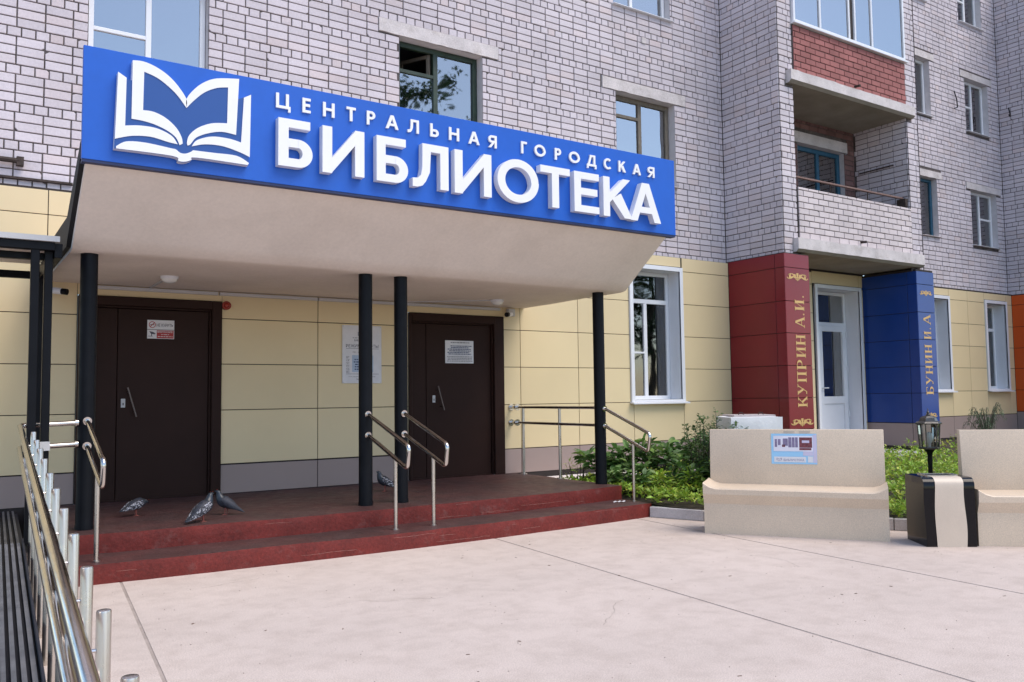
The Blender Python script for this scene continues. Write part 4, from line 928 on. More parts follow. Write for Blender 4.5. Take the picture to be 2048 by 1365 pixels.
def smooth_poly(pts, lim=38):
    out = []; n = len(pts); V = [Vector(p) for p in pts]
    def corner(i): return math.degrees((V[i]-V[i-1]).angle(V[(i+1) % n]-V[i], 3.14)) > lim
    for i in range(n):
        p0, p1, p2, p3 = V[i-1], V[i], V[(i+1) % n], V[(i+2) % n]
        m1 = (p2-p1)*0.5 if corner(i) else (p2-p0)*0.5; m2 = (p2-p1)*0.5 if corner((i+1) % n) else (p3-p1)*0.5
        st_ = [0] if corner(i) and corner((i+1) % n) else [0, .2, .4, .6, .8]
        for q in st_:
            h1, h2, h3, h4 = 2*q**3-3*q**2+1, q**3-2*q**2+q, -2*q**3+3*q**2, q**3-q**2; v = p1*h1+m1*h2+p2*h3+m2*h4; out.append((v.x, v.y))
    return out
EM = {
'sil': [(1.046, 3.857), (1.11, 3.816), (1.144, 3.81), (1.147, 3.968), (1.223, 3.974), (1.31, 3.952), (1.399, 3.905), (1.476, 3.835), (1.544, 3.738), (1.592, 3.816), (1.67, 3.894), (1.776, 3.951), (1.954, 3.983), (1.949, 3.814), (2.052, 3.869), (2.036, 3.276), (1.624, 3.277), (1.586, 3.251), (1.541, 3.23), (1.49, 3.23), (1.445, 3.264), (1.027, 3.263)],
'W1': [(1.147, 3.968), (1.223, 3.974), (1.31, 3.952), (1.399, 3.905), (1.476, 3.835), (1.5435, 3.738), (1.5445, 3.667), (1.477, 3.753), (1.406, 3.815), (1.324, 3.866), (1.23, 3.895), (1.226, 3.592), (1.303, 3.592), (1.39, 3.56), (1.467, 3.498), (1.509, 3.43), (1.52, 3.377), (1.497, 3.36), (1.468, 3.417), (1.404, 3.461), (1.316, 3.493), (1.23, 3.508), (1.145, 3.511)],
'W2': [(1.5445, 3.738), (1.592, 3.816), (1.67, 3.894), (1.776, 3.951), (1.954, 3.983), (1.933, 3.513), (1.821, 3.52), (1.714, 3.491), (1.623, 3.442), (1.578, 3.38), (1.556, 3.367), (1.552, 3.396), (1.57, 3.454), (1.635, 3.522), (1.74, 3.576), (1.861, 3.597), (1.866, 3.895), (1.777, 3.873), (1.684, 3.82), (1.606, 3.743), (1.5455, 3.667)],
'W3': [(1.046, 3.857), (1.106, 3.822), (1.101, 3.45), (1.206, 3.468), (1.329, 3.466), (1.436, 3.425), (1.482, 3.365), (1.406, 3.373), (1.281, 3.393), (1.147, 3.378), (1.031, 3.337)],
'W4': [(1.994, 3.834), (2.052, 3.869), (2.045, 3.346), (1.959, 3.376), (1.822, 3.404), (1.689, 3.397), (1.588, 3.365), (1.628, 3.421), (1.741, 3.468), (1.876, 3.473), (1.974, 3.456)],
'W5': [(1.041, 3.282), (1.112, 3.329), (1.245, 3.341), (1.431, 3.326), (1.469, 3.322), (1.502, 3.3), (1.54, 3.299), (1.579, 3.318), (1.598, 3.335), (1.756, 3.338), (1.938, 3.341), (2.04, 3.295), (2.029, 3.278), (1.624, 3.28), (1.586, 3.255), (1.541, 3.235), (1.49, 3.234), (1.445, 3.267), (1.041, 3.265)]}
EM = {k: smooth_poly(v) for k, v in EM.items()}
q = MB(); q.prism([(x, YF-0.055, z) for x, z in EM['sil']], (0, 0.0545, 0)); em = q.build('book_emblem', WHITE, sg)
q = MB(); q.poly([(x, YF-0.0558, z) for x, z in EM['sil']]); q.build('emblem_field', EMBB, em, fixn=False)
for k in ('W1', 'W2', 'W3', 'W4', 'W5'):
    q = MB(); q.prism([(x, YF-0.0615, z) for x, z in EM[k]], (0, 0.0052, 0)); q.build('emblem_page', WHITE, em)

# ------------------------------------------------------------------ handrails
def stair_rail(x, label, yc=-2.19, ye=-3.08, yp=-2.80):
    t = thing('stair_handrail', (x, -2.8, 0.155), label, 'handrail', 'stair handrails')
    A1, A0 = Vector((x, yc, 1.205)), Vector((x, yc, 1.0)); B1, B0 = Vector((x, ye, 0.925)), Vector((x, ye+0.035, 0.725))
    d1 = (A1-B1).normalized(); dv = (B0-B1).normalized(); d0 = (A0-B0).normalized()
    pts = [A1]+arc(B1, d1, dv, 0.055)+arc(B0, -dv, d0, 0.05)+[A0]
    tube('rail', pts, 0.0195, STEEL, t, 14)
    for P in (A1, A0): tube('flange', [P+Vector((0, 0.012, 0)), P-Vector((0, 0.006, 0.002))], 0.034, STEEL, t, 16)
    zl = A0.z+(B0.z-A0.z)*(yp-yc)/(B0.y-yc)
    tube('post', [(x, yp, 0.150), (x, yp, zl)], 0.0185, BRUSH, t, 14)
    tube('foot', [(x, yp, 0.152), (x, yp, 0.163)], 0.03, BRUSH, t, 14)
stair_rail(1.0, 'steel stair handrail fixed to the column beside the ramp')
stair_rail(3.50, 'steel stair handrail on the middle column next to the opening hours board')
stair_rail(3.895, 'steel stair handrail on the middle column next to the paper notice door')
stair_rail(6.585, 'steel stair handrail on the column beside the flower bed', -2.12, -2.90, -2.61)
sr = thing('porch_side_railing', (6.58, -1.1, 0.31), 'dark steel two-bar railing along the right edge of the porch', 'railing')
for z in (1.215, 1.005): tube('rail', [(6.585, -2.0, z), (6.585, -0.105, z)], 0.0195, STEEL, sr, 14)
for y in (-0.40, -1.22): tube('post', [(6.585, y, 0.30), (6.585, y, 1.215)], 0.019, BRUSH, sr, 14); tube('foot', [(6.585, y, 0.305), (6.585, y, 0.322)], 0.045, BRUSH, sr, 16)
for z in (1.215, 1.005): tube('flange', [(6.585, -0.112, z), (6.585, -0.101, z)], 0.045, STEEL, sr, 18); tube('joint_ball', [(6.585, -0.235, z), (6.585, -0.262, z)], 0.045, STEEL, sr, 18)

# ------------------------------------------------------------------ ramp with its railing
def rx(y): return 0.521+(y+2.15)*0.0429
def rz(y): return 1.178+0.0682*(y+2.15)
def dz(y): return 0.298 if y > -2.5 else max(0.03, 0.298+(y+2.5)*0.0465)
ramp = thing('wheelchair_ramp', (-0.2, -5.3, 0), 'dark metal wheelchair ramp with ribbed grating deck', 'ramp')
q = MB(); ysr = [-0.2, -2.5, -8.3]
for a, c in zip(ysr, ysr[1:]):
    q.quad((rx(a)-1.45, a, dz(a)-0.03), (rx(c)-1.45, c, dz(c)-0.03), (rx(c)+0.04, c, dz(c)-0.03), (rx(a)+0.04, a, dz(a)-0.03))
q.build('deck_base', RAMPD, ramp)
nseg = 4; cutsY = [-0.2, -2.48, -4.4, -6.35, -8.3]
for i in range(36):
    for a, c in zip(cutsY, cutsY[1:]):
        a2, c2 = a-0.006, c+0.006; o0, o1 = 0.012-i*0.040, 0.012-i*0.040-0.025; q = MB()
        pr_ = []
        ys_ = [a2, c2]
        q.v = [(rx(y)+o, y, dz(y)+h) for y in ys_ for o, h in ((o0, -0.028), (o0-0.003, 0.0), (o1+0.003, 0.0), (o1, -0.028))]
        q.f = [(0, 1, 5, 4), (1, 2, 6, 5), (2, 3, 7, 6), (0, 3, 2, 1), (4, 5, 6, 7)]
        if i < 16 and a < -1:                       # serrated tread: raised teeth across the bar
            y = a2-0.004
            while y-0.009 > c2:
                y1_ = y-0.008; k0 = len(q.v); q.v += [(rx(yy)+o, yy, dz(yy)+h_) for yy, h_ in ((y, 0.0005), (y-0.002, 0.0055), (y1_+0.002, 0.0055), (y1_, 0.0005)) for o in (o0-0.002, o1+0.002)]
                q.f += [(k0, k0+1, k0+3, k0+2), (k0+2, k0+3, k0+5, k0+4), (k0+4, k0+5, k0+7, k0+6)]; y -= 0.0155
        o_ = q.build('tread_bar', RAMPD, ramp, fixn=False); o_.data.materials.append(RAMPB)  # bar body coloured dark to deepen the shade between its teeth
        for p_ in o_.data.polygons:
            if p_.index >= 5 or not (i < 16 and a < -1) and p_.index == 1: p_.material_index = 1
q = MB()
for a, c in zip(cutsY[1:], cutsY[2:]):
    q.prism([(rx(a)+0.022, a, dz(a)-0.14), (rx(c)+0.022, c, max(0.0, dz(c)-0.14)), (rx(c)+0.022, c, dz(c)+0.035), (rx(a)+0.022, a, dz(a)+0.035)], (0.012, 0, 0))
q.build('side_stringer', RAMPD, ramp)
rr = thing('ramp_handrail', (0.45, -5.2, 0), 'polished steel ramp railing with twin rails and a row of capped posts', 'railing')
zo = -0.175
for dzv in (0, zo):
    Y0, Y1 = -2.15, -8.75
    A = Vector((rx(Y0), Y0, rz(Y0)+dzv)); Bq = Vector((rx(Y1), Y1, rz(Y1)+dzv)); E = Vector((0.93, Y0, rz(Y0)+dzv+0.012))
    tube('rail', [Bq]+arc(A, Bq-A, E-A, 0.05)+[E], 0.0205, STEEL, rr, 16)
    tube('flange', [(0.915, Y0, E.z), (0.938, Y0, E.z)], 0.032, STEEL, rr, 16)
for k, y in enumerate((-8.52, -8.0, -7.49, -7.0, -6.48, -5.95, -5.41, -4.88, -4.28, -3.75, -3.23, -2.65)):
    px_, pz_ = rx(y)+0.078, rz(y)-0.002
    q = MB(); q.lathe((px_, y, 0), [(0.019, 0.0), (0.019, pz_-0.006), (0.0175, pz_-0.001), (0.014, pz_)], 18); ps = q.build('post', BRUSH, rr, smooth=True)
    for dzv in (-0.105, zo-0.105):
        zc = rz(y)+dzv; tube('bracket', [(px_, y, zc), (px_-0.05, y, zc), (rx(y)+0.012, y, zc+0.025), (rx(y), y, zc+0.085)], 0.0055, STEEL, ps, 8)

# shelter frame at the head of the ramp
sh = thing('ramp_shelter_frame', (0.2, -1.8, 0), 'black square tube shelter frame with translucent roof beside the canopy', 'shelter')
box('post', 0.547, 0.607, -2.46, -2.40, 0.28, 2.62, BLACKP, sh, bevel=0.004); box('post', 0.645, 0.705, -2.40, -2.335, 0.28, 2.62, BLACKP, sh, bevel=0.004)
box('post', 0.70, 0.755, -1.20, -1.145, 0.28, 2.62, BLACKP, sh, bevel=0.004); box('post', -1.2, -1.14, -2.46, -2.40, 0.0, 2.62, BLACKP, sh, bevel=0.004)
box('beam', -1.2, 0.71, -2.47, -2.40, 2.555, 2.62, BLACKP, sh, bevel=0.004); box('beam', -1.2, 0.71, -2.33, -2.27, 2.495, 2.55, BLACKP, sh, bevel=0.004)
box('beam', -1.2, 0.70, -1.21, -1.15, 2.485, 2.55, BLACKP, sh, bevel=0.004); box('beam', 0.708, 0.765, -2.45, -0.2, 2.50, 2.615, BLACKP, sh, bevel=0.004)
box('roof_sheet', -1.2, 0.70, -2.46, -1.15, 2.625, 2.64, mat('roof_sheet', (0.62, 0.52, 0.50), 0.4, var=0.15, scale=2), sh); box('roof_edge', -1.22, 0.74, -2.50, -2.46, 2.622, 2.665, GREYBOX, sh)
box('clamp', 0.64, 0.71, -2.42, -2.402, 0.985, 1.055, GREYBOX, sh)

# ------------------------------------------------------------------ street furniture
def bench(x, y, rz_, L, label):
    """local: x along the front from its left end, y = depth away from the viewer, z up"""
    t = thing('stone_bench', (x, y, 0), label, 'bench', 'stone benches on the plaza', rz_, local=True)
    hs, hb_, d = 0.485, 1.0, 0.50
    bm = bmesh.new(); n = 28; rows = []
    for i in range(n+1):
        u = i/n; xx = u*L; e = min(xx, L-xx); lip = 0.055*max(0, 1-e/0.12)**1.7
        pr = [(0.050, 0.0), (0.050, 0.29), (0.002, 0.385), (0.0, hs-0.052+lip), (0.010, hs-0.044+lip), (0.20, hs-0.040+lip), (0.38, hs-0.030+lip), (d, hs-0.03+lip*0.5), (d, 0.0)]
        rows.append([bm.verts.new((xx, yy, zz_)) for yy, zz_ in pr])
    for a, c in zip(rows, rows[1:]):
        for k in range(len(a)-1): bm.faces.new((a[k], c[k], c[k+1], a[k+1]))
    bm.faces.new(rows[0][::-1]); bm.faces.new(rows[-1]); bmesh.ops.recalc_face_normals(bm, faces=bm.faces)
    me = bpy.data.meshes.new('seat'); bm.to_mesh(me); bm.free(); link('seat', me, BENCH, t, smooth=True)
    me.set_sharp_from_angle(angle=R(22))
    q = MB(); q.prism([(0.012, 0.385, 0.40), (0.012, 0.43, hb_), (0.012, 0.50, hb_), (0.012, 0.50, 0.40)], (L-0.024, 0, 0)); q.build('backrest', BENCH, t, bevel=0.006, seg=2, smooth=True)
    return t
a0 = math.atan2(-5.397+4.016, 7.163-6.227)
bn = bench(6.227, -4.016, a0, 1.668, 'beige stone bench with a poster stuck on its backrest')
a1 = math.atan2(-0.257, 0.252)*0.92
bench(7.565, -6.0, a1, 1.668, 'beige stone bench standing close beside the black litter bin')
# poster on the backrest
def on_back(u, z, off=0.004):
    yy = 0.385+(z-0.40)/(1.0-0.40)*0.045-off
    p = Vector((u, yy, z)); p.rotate(Matrix.Rotation(a0, 3, 'Z')); return (p+Vector((6.227, -4.016, 0)))
po = thing('poster', on_back(0.64, 0.70), 'blue and white library poster with book emblem pasted on the bench', 'poster')
def sheet(name, u0_, u1_, z0_, z1_, m, off, parent=po):
    q = MB(); q.quad(on_back(u0_, z0_, off), on_back(u1_, z0_, off), on_back(u1_, z1_, off), on_back(u0_, z1_, off)); return q.build(name, m, parent, fixn=False)
pu0, pu1, pz0, pz1 = 0.62, 1.05, 0.66, 0.958
q = MB(); c_ = [on_back(pu0, pz0, 0.0015), on_back(pu1, pz0, 0.0015), on_back(pu1, pz1, 0.0015), on_back(pu0, pz1, 0.0015)]; nrm = (Vector(c_[1])-Vector(c_[0])).cross(Vector(c_[3])-Vector(c_[0])).normalized(); q.prism(c_, nrm*0.0015); q.build('sheet', SKYB, po)
def PU(t): return pu0+t*(pu1-pu0)
def PZ(t): return pz0+t*(pz1-pz0)
sheet('lilac_margin', PU(.92), PU(.995), PZ(.05), PZ(.97), LILAC, 0.0042); sheet('photo_print', PU(.05), PU(.915), PZ(.42), PZ(.93), mat('poster_white', (0.78, 0.76, 0.85), 0.4), 0.0046)
sheet('lower_field', PU(.70), PU(.915), PZ(.28), PZ(.418), LILAC, 0.0044)
for a, c, e, f, m_c in ((.62, .90, .54, .88, MAROON), (.38, .45, .55, .88, PURP), (.46, .52, .55, .88, PURP), (.53, .59, .55, .88, PURP), (.26, .37, .60, .84, PURP), (.08, .13, .56, .82, PURP), (.15, .21, .62, .82, PURP), (.62, .88, .46, .53, MAROON), (.24, .31, .56, .64, MAROON)):
    sheet('printed_picture', PU(a), PU(c), PZ(e), PZ(f), m_c, 0.0052)
sheet('picture_label', PU(.68), PU(.84), PZ(.70), PZ(.78), LILAC, 0.0058)
sheet('white_strip', PU(.06), PU(.76), PZ(.06), PZ(.24), PAPER, 0.0048); sheet('white_square', PU(.80), PU(.915), PZ(.06), PZ(.26), PAPER, 0.0050)
def text_on_back(s, u0_, u1_, z0_, z1_, m, off):
    me = textmesh(s, 0.005); xs_ = [v.co.x for v in me.vertices]; ys_ = [v.co.y for v in me.vertices]; a, b_, c, d = min(xs_), max(xs_), min(ys_), max(ys_)
    for v in me.vertices: v.co = on_back(u0_+(v.co.x-a)/(b_-a)*(u1_-u0_), z0_+(v.co.y-c)/(d-c)*(z1_-z0_), off)
    me.materials.clear(); link('lettering', me, m, po)
text_on_back('БИБЛИОТЕКА', PU(.27), PU(.72), PZ(.10), PZ(.17), PURP, 0.0056)
q = MB()
for sgn in (-1, 1):
    for pts in ([(.05, .1), (.5, .5), (.95, .55), (.95, -.3), (.5, -.3), (.05, -.6), (.05, -.42), (.5, -.14), (.8, -.14), (.8, .38), (.5, .32), (.05, -.08)],):
        q.poly([on_back(PU(.17)+sgn*p[0]*0.026, PZ(.15)+p[1]*0.026, 0.0056) for p in pts])
q.build('book_emblem', PURP, po, fixn=False)
sheet('tape_mark', PU(.28), PU(.52), 0.966, 0.984, mat('tape', (0.50, 0.42, 0.35), 0.4), 0.003); sheet('tape_mark', PU(.62), PU(.86), 0.966, 0.984, MATS['tape'], 0.003)

# litter bin
ba = math.atan2(-5.974+5.709, 7.549-7.208)
lb = thing('litter_bin', (7.208, -5.709, 0), 'glossy black litter bin with a wavy beige front stripe', 'litter bin', None, ba, local=True)
Wb, Db, Hb = 0.432, 0.43, 0.60
def wav(z): return 0.007*math.sin(z/Hb*6.0+0.6)
def bin_ring(z, x0f, x1f, y0): return None
bm = bmesh.new(); rows = []
zs_ = [0.0]+[Hb*i/16 for i in range(1, 15)]
pro = [(0.0, z) for z in zs_]
for k in range(1, 8): an = k/7*math.pi/2; pro.append((0.07*(1-math.cos(an)), Hb-0.07+0.07*math.sin(an)))
pro += [(Db, Hb), (Db, 0.0)]
for (y, z) in pro:
    o = wav(z); rows.append((bm.verts.new((0.0+o, y+0.6*o, z)), bm.verts.new((Wb+o*0.4, y+0.6*o, z))))
for a, c in zip(rows, rows[1:]): bm.faces.new((a[0], a[1], c[1], c[0]))
bm.faces.new([r_[0] for r_ in rows][::-1]); bm.faces.new([r_[1] for r_ in rows])
bmesh.ops.recalc_face_normals(bm, faces=bm.faces)
me = bpy.data.meshes.new('bin_body'); bm.to_mesh(me); bm.free(); link('bin_body', me, BINBLK, lb, smooth=True)
bm = bmesh.new(); rows = []
for (y, z) in pro[:-2]+[(0.12, Hb)]:
    o = wav(z); s_ = 0.013*math.sin(z/Hb*5.6-0.2); rows.append((bm.verts.new((0.090+o-s_*0.5, y+0.6*o-0.006*(1 if z < Hb-0.03 else 0.3), z+(0.004 if z > Hb-0.05 else 0))), bm.verts.new((0.343+o+s_*0.4, y+0.6*o-0.006*(1 if z < Hb-0.03 else 0.3), z+(0.004 if z > Hb-0.05 else 0)))))
for a, c in zip(rows, rows[1:]): bm.faces.new((a[0], a[1], c[1], c[0]))
me = bpy.data.meshes.new('front_stripe'); bm.to_mesh(me); bm.free(); link('front_stripe', me, BINBEI, lb, smooth=True)
q = MB(); frame_rect_pts = None
for a, c, e, f in ((0.085, 0.345, 0.125, 0.145), (0.085, 0.345, 0.335, 0.355), (0.085, 0.105, 0.145, 0.335), (0.325, 0.345, 0.145, 0.335)): q.box(a, c, e, f, Hb-0.004, Hb+0.010)
q.build('opening_rim', BRUSH, lb); q = MB(); q.box(0.105, 0.325, 0.145, 0.335, Hb-0.002, Hb+0.003); q.build('opening', BLACKM, lb)

# garden lantern
gx, gy = 8.39, -5.085
gl_ = thing('garden_lantern', (gx, gy, bedz(gx, gy)), 'small black garden lantern with glass sides in the flower bed', 'lantern')
q = MB(); q.lathe((gx, gy, 0), [(0.05, bedz(gx, gy)-0.02), (0.05, 0.16), (0.024, 0.19), (0.022, 0.62), (0.026, 0.66), (0.022, 0.70), (0.030, 0.74), (0.05, 0.765), (0.055, 0.775)], 16); q.build('post', BLACKP, gl_, smooth=True)
NS, AN = 6, R(15)
q = MB(); q.lathe((gx, gy, 0), [(0.105, 0.775), (0.108, 0.785), (0.108, 0.793)], NS, AN); q.build('base_plate', LAMPM, gl_)
for k in range(NS):
    a = AN+k*2*math.pi/NS; p = (gx+0.092*math.cos(a), gy+0.092*math.sin(a)); p2 = (gx+0.108*math.cos(a), gy+0.108*math.sin(a)); a_ = a+2*math.pi/NS; r_ = (gx+0.090*math.cos(a_), gy+0.090*math.sin(a_)); r2 = (gx+0.106*math.cos(a_), gy+0.106*math.sin(a_))
    tube('corner_bar', [(*p, 0.79), (*p2, 1.03)], 0.0065, LAMPM, gl_, 6)
    q = MB(); q.quad((*p, 0.795), (*r_, 0.795), (*r2, 1.028), (*p2, 1.028)); q.build('pane', LGLASS, gl_, fixn=False)
q = MB(); q.lathe((gx, gy, 0), [(0.128, 1.028), (0.132, 1.038), (0.118, 1.050), (0.090, 1.062), (0.078, 1.092), (0.052, 1.110), (0.018, 1.118)], NS, AN); q.build('roof', LAMPM, gl_)
q = MB(); q.lathe((gx, gy, 0), [(0.018, 1.116), (0.022, 1.125), (0.009, 1.135), (0.016, 1.148), (0.006, 1.160), (0.004, 1.185), (0.001, 1.19)], 12); q.build('finial', LAMPM, gl_, smooth=True)
q = MB(); q.lathe((gx, gy, 0), [(0.016, 0.79), (0.016, 0.83), (0.03, 0.85), (0.034, 0.90), (0.026, 0.935), (0.004, 0.95)], 14); q.build('bulb', BULB, gl_, smooth=True)

# whitewashed concrete box behind the bench
wb = thing('concrete_well_box', (8.15, -2.95, 0.15), 'square whitewashed concrete box with metal hatch behind the postered bench', 'concrete box', None, R(-32), local=True)
me = rough_box(None, -0.32, 0.32, -0.32, 0.32, -0.05, 0.94, 0.08, 0.006); link('box_wall', me, WBLOCK, wb, smooth=True)
q = MB(); q.box(-0.25, 0.25, -0.25, 0.25, 0.935, 0.958); q.build('hatch', mat('hatch_grey', (0.45, 0.40, 0.40), 0.6), wb, bevel=0.004)
for x in (-0.12, 0.12):
    q = MB(); q.tube([(x-0.03, -0.1, 0.955), (x-0.02, -0.1, 0.985), (x+0.02, -0.1, 0.985), (x+0.03, -0.1, 0.955)], 0.006, 8); q.build('lifting_ring', RUST, wb, smooth=True)

# scrap of paper on the step
q = MB()
for i in range(5): q.quad((6.30+i*0.028, -2.60-i*0.006, 0.163+0.008*(i % 2)), (6.328+i*0.028, -2.606-i*0.006, 0.163+0.008*((i+1) % 2)), (6.332+i*0.028, -2.575-i*0.006, 0.166+0.010*((i+1) % 2)), (6.304+i*0.028, -2.569-i*0.006, 0.166+0.010*(i % 2)))
tag(q.build('paper_scrap', PAPER, fixn=False), 'crumpled white paper scrap lying on the red step', 'litter')

# ------------------------------------------------------------------ plants
def leaf(mb, p, d, upv, L, Wd, fold=0.25, big=False):
    d = d.normalized(); s = d.cross(upv)
    s = s.normalized() if s.length > 1e-4 else d.orthogonal().normalized(); n = s.cross(d); i = len(mb.v)
    if big:
        mb.v += [tuple(p), tuple(p+d*L*0.30+s*Wd*0.46+n*Wd*fold), tuple(p+d*L*0.70+s*Wd*0.36+n*Wd*fold*0.6-n*L*0.06), tuple(p+d*L-n*L*0.16), tuple(p+d*L*0.70-s*Wd*0.36+n*Wd*fold*0.6-n*L*0.06), tuple(p+d*L*0.30-s*Wd*0.46+n*Wd*fold), tuple(p+d*L*0.5-n*L*0.02)]
        mb.f += [(i, i+1, i+6), (i+1, i+2, i+6), (i+2, i+3, i+6), (i+3, i+4, i+6), (i+4, i+5, i+6), (i+5, i, i+6)]
    else:
        mb.v += [tuple(p), tuple(p+d*L*0.45+s*Wd*0.5+n*Wd*fold), tuple(p+d*L), tuple(p+d*L*0.45-s*Wd*0.5+n*Wd*fold)]; mb.f += [(i, i+1, i+2), (i, i+2, i+3)]
def rdir(zmin=-0.2, zmax=1.0):
    a = random.uniform(0, 6.283); z = random.uniform(zmin, zmax); r = math.sqrt(max(0, 1-min(1, z*z))); return Vector((r*math.cos(a), r*math.sin(a), z))
UP = Vector((0, 0, 1))
def shrub(x, y, h, rad, n, L, Wd, m, label, name='shrub', big=True, cat='shrub', group=None, stems=7, twiggy=False, flowers=0):
    z0 = bedz(x, y); t = thing(name, (x, y, z0), label, cat, group)
    st_ = MB(); fol = MB(); tips = []; fl = MB()
    for k in range(stems):
        a = k*2.4+random.uniform(-.4, .4); rr_ = rad*random.uniform(0.25, 1.0); e = Vector((x+rr_*math.cos(a), y+rr_*math.sin(a), z0+h*random.uniform(0.65, 1.0)*(1-0.35*(rr_/rad)**2)))
        b0 = Vector((x+0.06*math.cos(a), y+0.06*math.sin(a), z0-0.02)); mid = b0.lerp(e, 0.5)+Vector((0, 0, h*0.10)); pts = [b0, b0.lerp(mid, 0.5)+Vector((0, 0, .02)), mid, mid.lerp(e, 0.6), e]; st_.tube(pts, [0.008, 0.007, 0.005, 0.004, 0.002], 5); tips.append(pts)
    for k in range(n):
        pts = random.choice(tips); tt = random.random()**0.6*3.999; i = int(tt); p = pts[i].lerp(pts[i+1], tt-i)
        o = rdir(-0.3, 1.0); p = p+o*random.uniform(0.0, 0.05 if twiggy else rad*0.28)
        if p.z < z0+0.02: p.z = z0+0.02+random.random()*0.04
        d = Vector((o.x, o.y, o.z*0.4+random.uniform(-0.3, 0.4))); s_ = random.uniform(0.6, 1.15); leaf(fol, p, d, UP+rdir()*0.5, L*s_, Wd*s_, random.uniform(0.05, 0.3), big)
    st_.build('stem', BARK, t, smooth=True, fixn=False); tag(fol.build('foliage', m, t, fixn=False), kind='stuff')
    for k in range(flowers):
        p = random.choice(tips)[-1]+rdir(0, 1)*0.06; fl.lathe(p, [(0.004, 0), (0.022, 0.01), (0.026, 0.022), (0.012, 0.03)], 8)
    if flowers: fl.build('blossom', PINK, t, smooth=True)
    return t
shrub(7.05, -2.05, 0.42, 0.32, 210, 0.13, 0.075, LEAFD, 'low broad-leaved shrub hugging the right end of the porch steps')
shrub(7.25, -1.35, 0.62, 0.42, 300, 0.17, 0.10, LEAFD, 'large-leaved dark green shrub behind the last stair handrail')
shrub(7.75, -1.75, 0.68, 0.45, 330, 0.16, 0.085, LEAFD, 'tall dark green shrub in front of the tall library window')
shrub(7.62, -2.60, 0.50, 0.40, 300, 0.14, 0.07, LEAFD, 'dense dark shrub beside the kerb left of the postered bench', flowers=3)
shrub(8.45, -1.9, 0.66, 0.45, 320, 0.15, 0.08, LEAFM, 'broad green shrub between the library window and the white box')
shrub(7.28, -2.55, 0.36, 0.32, 260, 0.10, 0.045, LEAFL, 'yellow-green low plant at the kerb next to the red step')
shrub(7.66, -3.02, 1.10, 0.30, 1300, 0.052, 0.032, LEAFM, 'upright rose bush with small leaves at the end of the postered bench', name='rose_bush', big=False, stems=14, twiggy=True)
shrub(7.95, -2.35, 1.0, 0.32, 1100, 0.052, 0.032, LEAFM, 'twiggy rose bush in front of the white concrete box', name='rose_bush', big=False, stems=12, twiggy=True)
shrub(6.93, -1.15, 0.46, 0.20, 90, 0.085, 0.012, LEAFL, 'thin feathery weed at the porch side railing', name='weed', big=False, stems=9, twiggy=True, cat='plant')
shrub(6.95, -1.55, 0.24, 0.22, 150, 0.09, 0.05, LEAFL, 'small light green plant sprouting beside the porch edge', name='seedling', cat='plant')
# willow-like plant by the far wall
wx, wy = 16.3, -1.6
wl = thing('weeping_shrub', (wx, wy, bedz(wx, wy)), 'feathery weeping shrub in front of the far cream wall', 'shrub')
st_ = MB(); fol = MB(); z0 = bedz(wx, wy)
for k in range(24):
    a = random.uniform(0, 6.28); r_ = random.uniform(0.1, 0.6); hh = random.uniform(0.35, 0.95); pts = [Vector((wx, wy, z0))+Vector((r_*t*math.cos(a), r_*t*math.sin(a), hh*math.sin(min(1, t*1.25)*math.pi/2)*1.0-0.5*max(0, t-0.7)*2)) for t in [i/8 for i in range(9)]]
    st_.tube(pts, [0.012*(1-i/9) for i in range(9)], 5)
    for i in range(60):
        tt = random.uniform(1.5, 7.99); j = int(tt); p = pts[j].lerp(pts[j+1], tt-j)+rdir(-1, 1)*0.03; leaf(fol, p, Vector((math.cos(a)*0.4+random.uniform(-.4, .4), math.sin(a)*0.4+random.uniform(-.4, .4), -0.8)), rdir(), random.uniform(.05, .10), 0.008, 0.1)
st_.build('stem', BARK, wl, smooth=True, fixn=False); tag(fol.build('foliage', LEAFW, wl, fixn=False), kind='stuff')
# light green ground cover over the bed
gc = MB()
for k in range(42000):
    u = random.random(); y = -0.95-7.0*random.random()**0.9; x0_ = kerbx(y)+0.07; x = x0_+(13.5-x0_)*u**1.5 if k % 3 else x0_+(20.2-x0_)*u
    if x > 20.2 or (10.9 < x < 15.4 and y > -1.32): continue
    if x < 8.9 and y > -3.4 and random.random() < 0.15: continue
    if (x-8.15)**2+(y+2.95)**2 < 0.2: continue
    pz = noise.noise((x*0.9, y*0.9, 5)); hgt = (0.13+0.12*(pz+0.4))*(1.35 if x > 8.6 else 0.8); p = Vector((x, y, bedz(x, y)+max(0.0, hgt)*random.random()**0.5)); o = rdir(-0.1, 0.9); s_ = random.uniform(0.5, 1.2)*(0.75+0.5*(noise.noise((x*2.3, y*2.3, 9))+0.5)); leaf(gc, p, o, UP+rdir()*0.6, 0.068*s_, 0.036*s_, random.uniform(0.05, 0.3))
tag(gc.build('ground_cover', LEAFL, fixn=False), 'light green leafy ground cover filling the flower bed', 'ground cover', kind='stuff')

